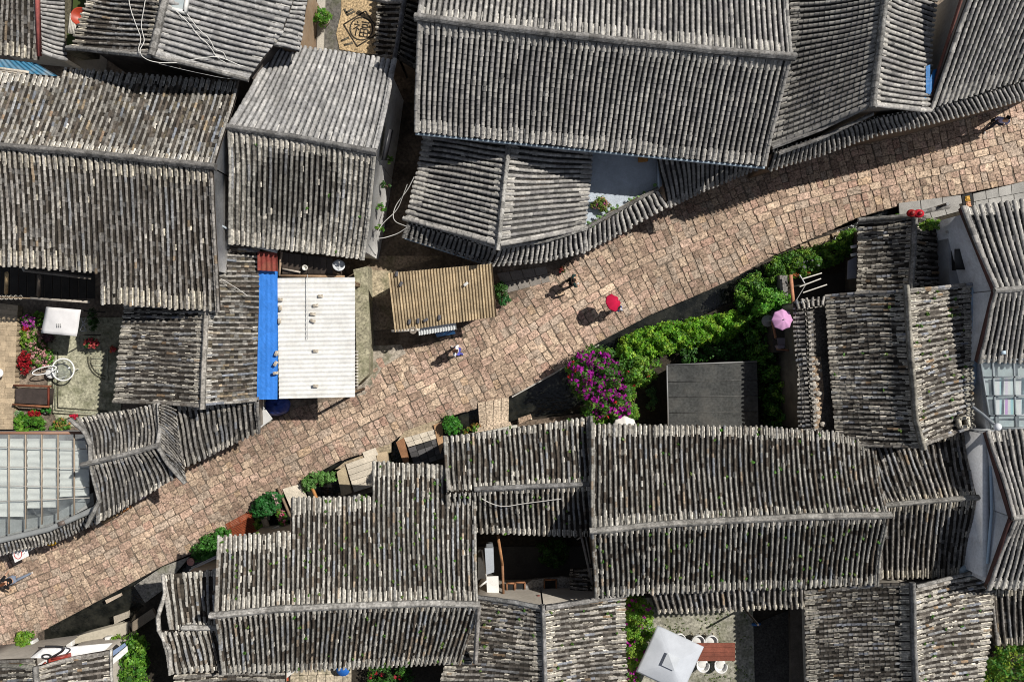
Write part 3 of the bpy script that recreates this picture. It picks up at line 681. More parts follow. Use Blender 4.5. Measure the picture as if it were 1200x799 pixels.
h, S = house('gabled house with shaded left slope and sunlit right slope beside a blue tarpaulin',
    [([(1043,-60,7.2),(1034,20,7.2),(1022,122,7.2)], [(930,-60,5.4),(924,40,5.4),(904,172,5.2)], 'new', dict(pitch=6.4, sag=.1, dark=.72)),  # slope tones scaled apart so tile colour carries sun side and shade side
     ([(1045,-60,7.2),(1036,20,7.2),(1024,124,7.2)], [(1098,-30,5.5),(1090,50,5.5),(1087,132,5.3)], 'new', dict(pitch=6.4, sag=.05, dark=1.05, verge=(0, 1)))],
    [([(1044,-62,7.3),(1034,20,7.3),(1022,126,7.3)], dict(w=.34, h=.24, col=(.24,.235,.225))), ([(904,173,5.4),(960,152,5.9),(1020,123,6.9)], dict(w=.24, h=.16, col=(.27,.26,.25))),
     ([(912,180,5.2),(960,163,5.5),(1022,134,6.2)], dict(w=.2, h=.14, col=(.27,.26,.25)))], wall=STONEW)
h, S = house('long street eave of short tiles under the upper right roofs',
    [([(906,176,5.0),(960,160,5.0),(1023,138,5.0)], [(900,199,4.2),(960,181,4.2),(1030,156,4.2)], 'new', dict(pitch=5.6, sag=.01, L=.17, dark=.62, verge=(0, 0))),
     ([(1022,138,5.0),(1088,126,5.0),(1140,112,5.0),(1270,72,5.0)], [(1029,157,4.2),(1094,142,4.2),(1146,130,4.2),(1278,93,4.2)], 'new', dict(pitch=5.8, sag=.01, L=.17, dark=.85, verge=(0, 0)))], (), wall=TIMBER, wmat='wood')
h, S = house('wide grey house roof with slanting rows in the top right corner',
    [([(1150,-40,8.0),(1250,-45,8.0),(1350,-50,8.0)], [(1089,127,5.3),(1150,107,5.3),(1290,62,5.3)], 'new', dict(pitch=7.0, sag=.1, verge=(1, 0)))], (), wall=STONEW)
TR = h
mb = MB(); mb.beam(P(1136,-30,7.7), P(1089,116,5.3), .06, .2, (.11,.045,.038)); mb.build('verge_board', 'wood', h)

# ------------------------------------------------------------------ houses, right
h, S = house('old gabled house with light streaked rows behind the garden wall',
    [([(1062,338,6.3),(1068,420,6.3),(1075,500,6.3),(1080,524,6.2)], [(968,346,4.4),(972,430,4.4),(981,522,4.4)], 'flat', dict(pitch=6.2, moss=.01, dark=.85, wall=dict(v1=.8))),
     ([(1064,338,6.3),(1070,420,6.3),(1077,500,6.3),(1082,522,6.2)], [(1136,333,5.2),(1139,420,5.2),(1140,500,5.2)], 'flat', dict(pitch=6.4, moss=.04, dark=1.05))],
    [([(1062,334,6.4),(1066,400,6.4),(1073,490,6.4),(1082,526,6.36)], dict(w=.28, h=.2, col=(.3,.28,.24)))], wall=STONEW)
house('small dark gabled roof below the red lantern',
    [([(1071,252,4.0),(1068,300,4.0),(1067,345,4.0)], [(1006,258,2.8),(1004,345,2.8)], 'flat', dict(pitch=6.6, dark=.7, wall=dict(v1=.72))),
     ([(1073,252,4.0),(1070,300,4.0),(1069,345,4.0)], [(1118,262,3.1),(1116,340,3.1)], 'flat', dict(pitch=6.6, dark=.8))],
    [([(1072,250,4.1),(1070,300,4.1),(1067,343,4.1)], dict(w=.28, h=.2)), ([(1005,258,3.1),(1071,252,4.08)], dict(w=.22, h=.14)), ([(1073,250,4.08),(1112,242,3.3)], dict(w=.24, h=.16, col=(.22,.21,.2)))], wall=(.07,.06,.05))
h, S = house('tall grey walled house with dark red verge boards and a glass roof light',
    [([(1166,340,7.0),(1260,332,7.0)], [(1127,244,6.0),(1260,226,6.0)], 'new', dict(dark=.9, pitch=7.4, sag=.06, wall=dict(t0=.02, v1=.93))),
     ([(1166,341,7.0),(1260,333,7.0)], [(1146,424,6.0),(1260,424,6.0)], 'new', dict(pitch=6.0, sag=.06, dark=.8, wall=dict(t0=.02, v1=.99))),
     ([(1186,606,7.5),(1260,600,7.5)], [(1156,506,6.3),(1260,498,6.3)], 'new', dict(dark=.88, pitch=6.2, sag=.06, wall=dict(t0=.02, v1=.99))),
     ([(1187,607,7.5),(1260,601,7.5)], [(1157,688,6.3),(1260,690,6.3)], 'new', dict(dark=.88, pitch=6.2, sag=.06, wall=dict(t0=.02, v1=.95)))],
    [([(1165,340.5,7.08),(1260,332.5,7.08)], dict(w=.28, h=.16, col=(.3,.29,.275))), ([(1186,606.5,7.55),(1260,600.5,7.55)], dict(w=.28, h=.16, col=(.33,.32,.30)))], wall=(.58,.59,.61))
TALL = h
for a, b in (((1125,244,5.9), (1164,340,6.9)), ((1164,342,6.9), (1144,424,5.9)), ((1154,506,6.2), (1184,606,7.4)), ((1184,608,7.4), (1155,688,6.2))):
    mb = MB(); mb.beam(P(*a), P(*b), .05, .26, (.085,.04,.036)); mb.build('verge_board', 'wood', h)
mb = MB(); mb.pprism([(1146,424),(1260,420),(1260,504),(1156,506)], 0, 5.2, (.58,.59,.61)); mb.build('wall', 'plaster', h)
# ------------------------------------------------------------------ houses, lower middle and lower right
h, S = house('long house with a bent ridge and brown mottled tiles south of the garden',
    [([(694,619,6.8),(780,613,6.8),(870,608,6.8),(1040,603,6.8)], [(692,497,4.8),(800,499,4.8),(890,500,4.8),(975,506,4.8),(1024,523,4.8)], 'old', dict(pitch=6.3, moss=.02, dark=.85)),
     ([(694,620,6.8),(780,614,6.8),(870,609,6.8),(1040,604,6.8)], [(696,698,5.1),(860,690,5.1),(1028,683,5.1)], 'old', dict(pitch=6.2, moss=.03, dark=.78)),
     ([(762,684,4.5),(860,680,4.5),(944,674,4.5)], [(768,717,3.8),(860,714,3.8),(943,710,3.8)], 'brown', dict(pitch=6.6, sag=.02, verge=(0, 0)))],
    [([(691,622,6.9),(780,613.5,6.9),(870,608.5,6.9),(950,605,6.9),(1044,603,6.95)], dict(w=.32, h=.22, col=(.34,.325,.30)))], wall=MUD)
house('lower dark roof continuing the bent ridge, half shaded by the tall grey wall',
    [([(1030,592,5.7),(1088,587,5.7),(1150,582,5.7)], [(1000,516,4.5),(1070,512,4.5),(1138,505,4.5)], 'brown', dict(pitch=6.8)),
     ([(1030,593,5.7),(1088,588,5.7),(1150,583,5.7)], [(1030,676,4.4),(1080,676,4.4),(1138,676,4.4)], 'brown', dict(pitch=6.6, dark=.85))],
    [([(1030,592,5.78),(1088,587,5.78),(1150,582,5.78)], dict(w=.26, h=.18, col=(.26,.25,.23)))], wall=GREYW)
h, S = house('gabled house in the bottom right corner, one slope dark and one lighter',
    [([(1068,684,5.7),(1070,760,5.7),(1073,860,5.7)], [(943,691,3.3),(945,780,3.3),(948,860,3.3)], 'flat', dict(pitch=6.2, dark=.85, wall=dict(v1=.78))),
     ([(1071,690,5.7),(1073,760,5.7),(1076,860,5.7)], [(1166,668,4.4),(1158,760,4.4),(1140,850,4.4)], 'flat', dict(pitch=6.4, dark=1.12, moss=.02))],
    [([(1069,682,5.8),(1071,760,5.8),(1075,860,5.8)], dict(w=.28, h=.2, col=(.2,.195,.19))), ([(1074,687,5.75),(1166,664,4.5)], dict(w=.18, h=.12))], wall=STONEW)
house('small low roof below the tall house at the right edge',
    [([(1163,690,4.0),(1260,690,4.0)], [(1165,753,3.4),(1260,753,3.4)], 'brown', dict(pitch=7.0, sag=.03, dark=.8))], (), wall=STONEW)
h, S = house('middle house with green flecked street slope and a shaded court slope',
    [([(523,576,5.3),(600,571,5.3),(694,567,5.3)], [(521,512,4.1),(600,502,4.1),(691,489,4.1)], 'old', dict(pitch=6.2, moss=.04, dark=.95)),
     ([(523,577,5.3),(600,572,5.3),(694,568,5.3)], [(524,622,4.3),(640,626,4.3),(695,629,4.3)], 'old', dict(pitch=6.2, dark=.8, moss=.02, wall=dict(v1=.7,t0=.2)))],
    [([(556,573,5.4),(620,570,5.4),(690,567,5.4)], dict(w=.26, h=.18, col=(.24,.235,.23))), ([(692,487,4.2),(694,560,5.4),(697,622,6.9)], dict(w=.22, h=.18, col=(.26,.25,.23)))], wall=MUD)
h, S = house('large mottled house with a stepped street eave and moss between its rows',
    [([(252,719,6.5),(330,712,6.5),(430,708,6.5),(560,707,6.5)], [(257,546,4.5),(340,542,4.5),(440,541,4.5),(556,546,4.5)], 'old', dict(pitch=6.0, moss=.05, dark=1.05, clips=[(0, .285, .50), (.285, .60, .745)], wall=dict(v1=.38))),
     ([(252,720,6.5),(330,713,6.5),(430,709,6.5),(560,708,6.5)], [(262,788,4.7),(400,782,4.7),(541,775,4.7)], 'old', dict(pitch=6.0, moss=.02, dark=.95))],
    [([(246,721,6.62),(330,713,6.6),(430,708.5,6.6),(500,706.5,6.6),(562,708,6.62)], dict(w=.32, h=.22, col=(.40,.385,.36))), ([(561,708,6.6),(559,740,5.8),(557,776,4.9)], dict(w=.26, h=.2, col=(.32,.3,.28)))], wall=MUD)
house('small stepped annex roof with a curved left edge beside the mottled house',
    [([(200,738,5.2),(256,735,5.2)], [(191,674,4.2),(254,667,4.2)], 'old', dict(pitch=6.8, dark=1.15, sag=.05)),
     ([(188,739,5.2),(256,736,5.2)], [(200,787,4.4),(268,784,4.4)], 'old', dict(pitch=6.8, dark=1.1, sag=.05)),
     ([(335,772,4.2),(335,860,4.2)], [(205,778,3.3),(205,860,3.3)], 'flat', dict(pitch=6.6, wall=dict(v1=.9)))],
    [([(214,735,5.32),(256,735,5.32)], dict(w=.26, h=.2, col=(.40,.385,.36))), ([(191,672,4.3),(194,695,4.6),(185,722,5.1),(186,738,5.25)], dict(w=.2, h=.14, col=(.42,.40,.37))), ([(186,738,5.25),(199,760,4.9),(200,787,4.5)], dict(w=.2, h=.14, col=(.42,.40,.37)))], wall=MUD)
h, S = house('gabled roof with long rising rows below the shaded court',
    [([(636,712,5.5),(638,780,5.5),(640,860,5.5)], [(556,700,4.2),(530,750,4.2),(497,860,4.2)], 'flat', dict(pitch=6.2, dark=.85, moss=.02)),
     ([(638,712,5.5),(640,780,5.5),(642,860,5.5)], [(732,698,4.2),(734,780,4.2),(735,850,4.2)], 'flat', dict(pitch=6.2, dark=1.05, moss=.03))],
    [([(636,708,5.62),(638,780,5.62),(641,860,5.62)], dict(w=.26, h=.2, col=(.24,.235,.23))), ([(556,699,4.3),(600,705,5.0),(634,712,5.55)], dict(w=.24, h=.16, col=(.26,.26,.26))), ([(640,712,5.55),(690,704,4.9),(734,697,4.3)], dict(w=.24, h=.16, col=(.30,.29,.28)))], wall=STONEW)
h, S = house('two old low roofs meeting at the bottom left corner under the white awning',
    [([(42,772,4.0),(46,860,4.0)], [(-60,778,3.2),(-60,860,3.2)], 'flat', dict(pitch=6.8, dark=.7, moss=.02)),
     ([(46,780,4.0),(48,860,4.0)], [(131,762,3.3),(133,860,3.3)], 'flat', dict(pitch=6.4, dark=1.2))],
    [([(-60,780,3.3),(0,779,3.6),(40,781,4.0)], dict(w=.24, h=.18, col=(.26,.25,.22))), ([(42,780,4.1),(46,860,4.1)], dict(w=.26, h=.18)), ([(130,760,3.4),(133,860,3.4)], dict(w=.14, h=.1, col=(.5,.48,.44)))], wall=STONEW)
# ------------------------------------------------------------------ people
def skin_body(name, mt, col, parent, nodes, edges, root=0, sub=1):
    me = bpy.data.meshes.new(name + '_cage'); ks = list(nodes); ix = {k: i for i, k in enumerate(ks)}
    me.from_pydata([nodes[k][0] for k in ks], [(ix[a], ix[b]) for a, b in edges], [])
    o = bpy.data.objects.new(name + '_cage', me); COL.objects.link(o)
    o.modifiers.new('skin', 'SKIN'); s_ = o.modifiers.new('sub', 'SUBSURF'); s_.levels = sub; s_.render_levels = sub
    for i, k in enumerate(ks):
        r = nodes[k][1]; me.skin_vertices[0].data[i].radius = r if isinstance(r, tuple) else (r, r); me.skin_vertices[0].data[i].use_root = i == root
    dg = bpy.context.evaluated_depsgraph_get(); ev = o.evaluated_get(dg); m2 = ev.to_mesh()
    v = np.array([q.co[:] for q in m2.vertices]); fs = {}
    for p in m2.polygons: fs.setdefault(len(p.vertices), []).append(list(p.vertices))
    ev.to_mesh_clear(); bpy.data.objects.remove(o); bpy.data.meshes.remove(me)
    mb = MB(); first = True
    for k, f in fs.items():
        if first: mb.add(v, f, col); first = False
        else: mb.f.append(np.array(f)); mb.c.append(np.repeat(np.array(col)[None], len(f), 0))
    ob = mb.build(name, mt, None, smooth=True); ob.parent = parent; ORIG[ob.name] = np.zeros(3); return ob
def person(label, px, py, face, shirt, trousers, hair=(.02,.016,.014), skin=(.50,.30,.20), stride=.28, arms=None, lean=.06, sleeves='short', height=1.0, hairlen=.0, shoes=(.6,.6,.58), group=None):
    """person standing with feet at the pixel, facing the angle (0 = right, 90 = up in the photo)"""
    b = P(px, py, .045); t = thing('person', label, 'person', b, group); t.rotation_euler = (0, 0, math.radians(face - 90)); t.scale = (height,) * 3
    aL, aR = arms or ((-.30, .05, .98), (.30, .02, .98)); s = stride
    N = dict(pel=((0, 0, .95), (.15, .11)), wai=((0, lean * .3, 1.12), (.14, .10)), che=((0, lean * .7, 1.32), (.17, .115)), nek=((0, lean, 1.47), .055), hd0=((0, lean + .02, 1.56), (.075, .09)), hd1=((0, lean + .025, 1.67), (.078, .095)), hd2=((0, lean + .02, 1.74), (.05, .06)), nos=((0, lean + .125, 1.61), .014))
    E = [('pel', 'wai'), ('wai', 'che'), ('che', 'nek'), ('nek', 'hd0'), ('hd0', 'hd1'), ('hd1', 'hd2'), ('hd0', 'nos')]
    fing = []
    for sd, q, nm in ((-1, aL, 'l'), (1, aR, 'r')):
        sh = np.array((sd * .20, lean * .8, 1.40)); ha = np.array(q, float); el = (sh + ha) / 2 + np.array((sd * .05, -.06, -.03)); d = nz(ha - el)
        N['sh' + nm] = (tuple(sh), .058); N['el' + nm] = (tuple(el), .042); N['wr' + nm] = (tuple(ha), .028); N['pa' + nm] = (tuple(ha + d * .07), (.036, .020))
        E += [('che', 'sh' + nm), ('sh' + nm, 'el' + nm), ('el' + nm, 'wr' + nm), ('wr' + nm, 'pa' + nm)]
        sx = nz(np.cross(d, (0, 0, 1.)) + 1e-4)
        for k in range(4):
            p1 = ha + d * .10 + sx * (k - 1.5) * .021; p2 = p1 + d * (.045, .055, .05, .035)[k] + np.array((0, 0, -.012)); N[f'f{nm}{k}'] = (tuple(p1), .0095); N[f'g{nm}{k}'] = (tuple(p2), .008)
            E += [('pa' + nm, f'f{nm}{k}'), (f'f{nm}{k}', f'g{nm}{k}')]
        p1 = ha + d * .04 + sx * sd * -.04; N['t' + nm] = (tuple(p1), .011); N['u' + nm] = (tuple(p1 + d * .04), .009); E += [('wr' + nm, 't' + nm), ('t' + nm, 'u' + nm)]
        fy = sd * s
        N['hi' + nm] = ((sd * .095, 0, .90), .085); N['kn' + nm] = ((sd * .10, fy * .55 + .05, .50), .056); N['an' + nm] = ((sd * .10, fy - (.05 if fy < 0 else 0), .09), .038); N['to' + nm] = ((sd * .11, fy + .17, .035), (.042, .03))
        E += [('pel', 'hi' + nm), ('hi' + nm, 'kn' + nm), ('kn' + nm, 'an' + nm), ('an' + nm, 'to' + nm)]
    skin_body('body', 'skin', skin, t, N, E, 0, 1)
    g = lambda k, r: (N[k][0], tuple(x + r for x in N[k][1]) if isinstance(N[k][1], tuple) else N[k][1] + r)
    T = {k: g(k, .02) for k in ('pel', 'wai', 'che', 'shl', 'shr', 'ell', 'elr') + (('wrl', 'wrr') if sleeves == 'long' else ())}
    if sleeves == 'short':
        for n_ in 'lr':
            a, e = np.array(N['sh' + n_][0]), np.array(N['el' + n_][0]); T['el' + n_] = (tuple(a + (e - a) * .8), .062)
    TE = [('pel', 'wai'), ('wai', 'che'), ('che', 'shl'), ('che', 'shr'), ('shl', 'ell'), ('shr', 'elr')] + ([('ell', 'wrl'), ('elr', 'wrr')] if sleeves == 'long' else [])
    skin_body('shirt', 'cloth', shirt, t, T, TE, 0, 1)
    T = {k: g(k, .018) for k in ('pel', 'hil', 'hir', 'knl', 'knr', 'anl', 'anr')}
    skin_body('trousers', 'cloth', trousers, t, T, [('pel', 'hil'), ('pel', 'hir'), ('hil', 'knl'), ('hir', 'knr'), ('knl', 'anl'), ('knr', 'anr')], 0, 1)
    for n_ in 'lr':
        a = N['an' + n_][0]; c = N['to' + n_][0]
        skin_body('shoe', 'cloth', shoes, t, dict(a=((a[0], a[1] - .05, .05), .05), b=((c[0], (a[1] + c[1]) / 2, .05), .052), c=((c[0], c[1] + .02, .04), (.05, .036))), [('a', 'b'), ('b', 'c')])
    hn = dict(a=((0, lean - .01, 1.66), (.088, .10)), b=((0, lean, 1.765), (.055, .065)), c=((0, lean - .065, 1.60 - hairlen * .2), (.07, .05)))
    he = [('b', 'a'), ('a', 'c')]
    if hairlen: hn['d'] = ((0, lean - .09, 1.52 - hairlen), .055); he.append(('c', 'd'))
    skin_body('hair', 'cloth', hair, t, hn, he)
    return t, N
def umbrella(name, label, cat, top, R, hgt, col, axis=(0, 0, 1), pole=1.6, ribs=8, drop=.28, group=None, polecol=(.25,.25,.25), rim=None, square=False, base=True, vent=False):
    """canopy of gored cloth on a shaft; top = world point of the tip"""
    top = np.asarray(top, float); ax = nz(np.asarray(axis, float)); Rm = rot_to(ax)
    foot = top - ax * pole; t = thing(name, label, cat, foot, group); mb = MB(); n = ribs; sub = 4 if not square else 6
    rings = []; rr = np.array([.02, .25, .5, .75, .92, 1.0])
    for q in rr:
        a = np.arange(n * sub) * 2 * math.pi / (n * sub) + (math.pi / 4 if square else 0); fr = (np.arange(n * sub) % sub) / sub; sc = 1 - .10 * np.sin(fr * math.pi) * q
        if square:
            fa = (np.arange(n * sub) % (n * sub / 4)) / (n * sub / 4) * (math.pi / 2) - math.pi / 4; sc = 1 / np.cos(fa) * math.cos(math.pi / 4)
        z = -drop * (q ** 1.6) - .03 * q * (np.sin(fr * math.pi) if not square else fr * 0)
        rings.append(np.c_[np.cos(a) * R * q * sc, np.sin(a) * R * q * sc, z])
    v = np.concatenate(rings) ; m = n * sub; c = np.asarray(col, float)
    w = v @ Rm + top
    f = np.array([(i * m + k, i * m + (k + 1) % m, (i + 1) * m + (k + 1) % m, (i + 1) * m + k) for i in range(len(rr) - 1) for k in range(m)])[:, ::-1]
    mb.add(w, f, np.array([c * (1 + .07 * ((k // sub) % 2)) for i in range(len(rr) - 1) for k in range(m)]))
    cn = mb.build('canopy', 'cloth', t, smooth=not square); so_ = cn.modifiers.new('thick', 'SOLIDIFY'); so_.thickness = .012
    mb = MB(); mb.tube([top + ax * .06, foot], .018 if pole < 1.3 else .025, polecol, 8); mb.build('shaft', 'metal', t)
    mb = MB()
    for k in range(n):
        a = k * 2 * math.pi / n + (math.pi / 4 if square else 0); q = [np.array((math.cos(a) * R * x, math.sin(a) * R * x, -drop * x ** 1.6 - .02)) @ Rm + top for x in (.05, .5, .97)]
        mb.tube(q, .008, polecol, 5)
    mb.build('ribs', 'metal', t)
    if base:
        mb = MB(); mb.lathe(foot, [(.28, 0), (.28, .06), (.1, .1), (.04, .3)], (.2,.2,.2), 16); mb.build('base', 'slabs', t)
    return t
W1 = person('person in blue trousers walking the lane under a crimson umbrella', 721, 361, -120, (.5,.5,.55), (.02,.07,.40), arms=((-.26,.1,.98), (.16,.26,1.25)), stride=.2, height=.92)
umbrella('umbrella', 'crimson umbrella carried tilted over a walker in the middle of the lane', 'umbrella', P(723.5,352,1.85), .46, 2.0, (.52,.008,.055), axis=(.50,.30,.80), pole=.85, drop=.33, base=False, polecol=(.3,.3,.3))
person('person in a dark green top walking near the porch eave', 669, 331, 10, (.02,.045,.045), (.012,.012,.014), arms=((-.24,.22,1.05), (.30,.2,1.02)), stride=.2, sleeves='long', hair=(.03,.02,.016))
person('person in a white shirt and blue shorts walking in sun below the brown shed', 537, 411, 165, (.82,.82,.86), (.10,.11,.45), stride=.22, hair=(.05,.025,.018))
person('person in a pale lilac top walking in the shade, upper end of lane', 1159, 148, -110, (.38,.40,.66), (.05,.05,.07), stride=.25, sleeves='long', hair=(.015,.012,.012), arms=((-.26,.1,1.0), (.26,.05,1.0)))
t, _ = person('person in a black tee and blue grey jeans striding past the white sign', 27, 673, 205, (.010,.010,.012), (.20,.24,.32), stride=.42, lean=.14, hair=(.12,.04,.018), hairlen=.12, arms=((-.42,.18,1.05), (.42,-.05,1.05)), shoes=(.75,.75,.73))
b = P(1166, 140, .95); t = thing('shoulder_bag', 'small black bag carried by the person in lilac', 'bag', b); mb = MB(); mb.box(b, (.30, .14, .26), .5, (.012,.012,.014)); mb.build('pouch', 'cloth', t, bevel=.03)
mb = MB(); mb.tube([b + [-.1,0,.12], b + [-.2,.02,.42], b + [-.28,-.1,.48], b + [-.1,-.05,.13]], .012, (.02,.02,.02), 6); mb.build('strap', 'cloth', t)

# ------------------------------------------------------------------ sheds and sheets beside the alley
def corr(mb, q, waves, amp, col, th=.015, sub=6, along=True, cj=.06, nv=6, sag=0):
    """corrugated sheet through four 3-D corners, waves counted along the first edge"""
    q = np.asarray(q, float); nu = waves * sub; S_, T_ = np.meshgrid(np.linspace(0, 1, nu + 1), np.linspace(0, 1, nv + 1), indexing='ij')
    g = (q[0] * (1 - S_)[..., None] + q[1] * S_[..., None]) * (1 - T_)[..., None] + (q[3] * (1 - S_)[..., None] + q[2] * S_[..., None]) * T_[..., None]
    nn = nz(np.cross(q[1] - q[0], q[3] - q[0])); nn = nn * np.sign(nn[2]); g = g + nn * (amp * np.cos(S_ * waves * 2 * math.pi) - sag * 4 * T_ * (1 - T_))[..., None]
    i = np.arange((nu + 1) * (nv + 1)).reshape(nu + 1, nv + 1); f = np.stack([i[:-1, :-1], i[1:, :-1], i[1:, 1:], i[:-1, 1:]], -1).reshape(-1, 4)
    if np.cross(q[1] - q[0], q[3] - q[0])[2] < 0: f = f[:, ::-1]
    k = np.repeat(1 + RNG.uniform(-cj, cj, (waves, 1)), sub * nv, 0); c = np.asarray(col) * k
    v = g.reshape(-1, 3); mb.add(np.r_[v, v - nn * th], np.r_[f, f[:, ::-1] + len(v)], np.r_[c, c])
t = thing('market_shed', 'open shed under a white corrugated sheet roof held down by bricks', 'shed', P(370, 400, 0))
mb = MB(); corr(mb, [P(325,326,3.5), P(327,467,3.3), P(416,465,3.5), P(416,325,3.7)], 27, .018, (.69,.688,.67)); mb.build('roof_sheet', 'sheet', t)
for x, y in ((329,330), (412,330), (330,460), (412,460)):
    mb = MB(); p = P(x, y, 3.25); mb.box((p[0], p[1], 1.6), (.1, .1, 3.2), 0, (.16,.11,.07)); mb.build('post', 'wood', t)
mb = MB(); p = P(372, 332, 3.2); mb.box((p[0], p[1], 1.55), (3.2, .1, 3.1), 0, (.2,.15,.1)); mb.build('back_wall', 'wood', t)
mb = MB(); mb.beam(P(360.5,322,3.7) + [0,0,.06], P(360.5,398,3.55) + [0,0,.06], .02, .02, (.56,.57,.57)); mb.build('flashing', 'metal', t)
mb = MB(); mb.panel([P(402,326,3.66) + [0,0,.05], P(405,326,3.66) + [0,0,.05], P(405,340,3.6), P(402,340,3.6)], .02, (.05,.045,.04)); 
mb = MB(); corr(mb, [P(302,300,3.9), P(325,300,3.9), P(325,468,3.25), P(301,468,3.25)], 4, .004, (.035,.19,.62), nv=14, sag=.05)
tag(mb.build('blue_sheet', 'tarp', base=P(313,390,3.5)), 'long bright blue plastic sheet beside the white corrugated roof', 'sheet')
mb = MB(); corr(mb, [P(302,295,4.3), P(325,296,4.3), P(326,318,4.1), P(302,317,4.1)], 4, .025, (.22,.045,.035))
tag(mb.build('red_sheet', 'rust', base=P(313,306,4.2)), 'short red brown metal sheet above the blue sheet', 'sheet')
mb = MB(); mb.beam(P(286,285,4.5), P(325,295,4.4), .14, .05, (.50,.49,.46)); tag(mb.build('board', 'wood', base=P(305,290,4.4)), 'weathered white board lying above the red brown sheet', 'board')
br = None
BR = [((329,351), 0, 'brown brick at the left edge of the white sheet roof, topmost'), ((329,361), 90, 'pale brick set on end at the left edge of the white roof'), ((376,347), 5, 'tan brick on the white roof nearest the satellite dish'), ((370,358), 5, 'tan brick on the white roof, second below the dish'), ((367,368), -5, 'pale brick lying lightly on the middle of the white roof'), ((367,376), -20, 'crooked grey brick lowest of the four in the upper middle'), ((328,376), 90, 'pale brick on end where blue and white sheets meet'), ((324,414), 70, 'brown brick near the lower left edge beside the blue sheet'), ((323,426), 60, 'white brick tilted on the lower left edge of the roof'), ((323,437), 10, 'orange tan brick lowest on the left edge of the roof'), ((370,411), 0, 'single tan brick on the lower middle of the white roof'), ((370,452), 0, 'lone brick close to the bottom edge of the white roof')]
for (x, y), r, lb in BR:
    p = P(x, y, 3.55) + np.array((0, 0, .03 + (.03 if y < 400 else -.02)))
    if br is None:
        mb = MB(); mb.box(p, (.23, .13, .09), 0, (.46,.41,.34)); br = mb.build('brick', 'stone', base=p, bevel=.01); tag(br, lb, 'brick', 'bricks weighting the white sheet roof'); br.rotation_euler = (0, 0, math.radians(r))
    else: dup(br, p, math.radians(r), lb)
# dish, lean-to
t = thing('satellite_dish', 'grey satellite dish on a bracket at the corner of the stained house', 'satellite dish', P(396, 318, 3.6)); c = P(397, 311, 4.2); ax = nz(np.array((.25, .35, .9)))
mb = MB(); mb.lathe(c, [(.0, -.10), (.12, -.085), (.2, -.05), (.27, 0), (.275, .01), (.19, -.035), (.1, -.07), (.01, -.085)], (.52,.54,.56), 24, tilt=rot_to(ax)); mb.build('reflector', 'metal', t, smooth=True)
mb = MB(); mb.tube([c + ax * -.08, P(400,318,3.9), P(400,322,3.3)], .03, (.25,.2,.18), 8); mb.build('mount', 'metal', t)
mb = MB(); mb.tube([c + [.0,-.25,.02], c + ax * .28], .012, (.3,.3,.3), 6); mb.box(c + ax * .3, (.06, .06, .1), 0, (.3,.3,.3)); mb.build('feed_arm', 'metal', t)
t = thing('lean_to', 'dark plank lean to roof between the stained house and the white shed', 'lean-to', P(360, 312, 0))
mb = MB()
for k in range(8): mb.panel([P(331 + k * 7.4, 296 + k * .9, 3.95), P(331 + (k + .95) * 7.4, 296 + (k + .95) * .9, 3.95), P(331 + (k + .95) * 7.4, 321 , 3.6), P(331 + k * 7.4, 321, 3.6)], .05, jit((.055,.042,.034), .3))
mb.build('plank_roof', 'wood', t)
mb = MB(); mb.beam(P(330,295,4.05), P(327,323,3.75), .10, .06, (.42,.31,.22)); mb.build('edge_board', 'wood', t)
mb = MB(); mb.beam(P(331,315,3.78), P(352,319,3.75), .07, .04, (.45,.40,.34)); mb.beam(P(327,323,3.62), P(404,324,3.62), .09, .05, (.36,.24,.15)); mb.build('batten', 'wood', t)
for x in (332, 388):
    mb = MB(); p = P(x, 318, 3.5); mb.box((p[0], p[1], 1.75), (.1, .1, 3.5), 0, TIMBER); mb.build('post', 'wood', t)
mb = MB(); mb.lathe(P(358,314,3.78), [(.12, 0), (.13, .14), (.12, .16), (.09, .16), (.08, .05), (.01, .05)], (.6,.58,.53), 14); tag(mb.build('pot', 'slabs', base=P(358,314,3.78)), 'small pale pot on the dark plank lean to', 'pot')
# tarpaulins by the gate roof
def draped(name, poly, z0, z1, col, mtl, label, cat, n=26, amp=.10, round_=.5, seed=1.0):
    """lumpy cloth thrown over goods: a closed heap over the outline"""
    q = np.array(poly, float); c = q.mean(0); m = len(q); rings = [1.0, .93, .8, .6, .35, .12]; v = []; 
    for i, k in enumerate(rings):
        for j in range(m):
            x, y = c + (q[j] - c) * k; f = (1 - k ** 3.0); z = z0 + (z1 - z0) * (round_ * f + (1 - round_) * (k < .95)) + (amp * math.sin(x * .9 + seed) * math.cos(y * .8 + seed * 2) if k < .98 else 0)
            v.append(P(x, y, max(z0, z)))
    v = [P(*(c + (a - c) * 1.0), z0 - .0) for a in q] + v; mb = MB(); m_ = m
    f = [(i * m + j, i * m + (j + 1) % m, (i + 1) * m + (j + 1) % m, (i + 1) * m + j) for i in range(1, len(rings)) for j in range(m)]
    mb.add(v, f, col); mb.add(v, np.arange(m) + len(rings) * m, col)
    base = P(c[0], c[1], z0); o = mb.build(name, mtl, base=base, smooth=True); return tag(o, label, cat)
draped('tarpaulin', ell(323,474,19,13,22,.10), .1, 1.5, (.015,.055,.30), 'tarp', 'crumpled dark blue tarpaulin heap below the white corrugated roof', 'tarpaulin', amp=.12)
mb = MB(); mb.panel([P(300,468,1.9), P(311,480,1.7), P(319,491,1.4), P(303,503,1.3), P(299,486,1.6)], .03, (.72,.72,.71)); mb.build
tag(mb.build('awning_cloth', 'cloth', base=P(306,487,1.5)), 'white cloth sheet hung beside the blue tarpaulin heap', 'cloth')
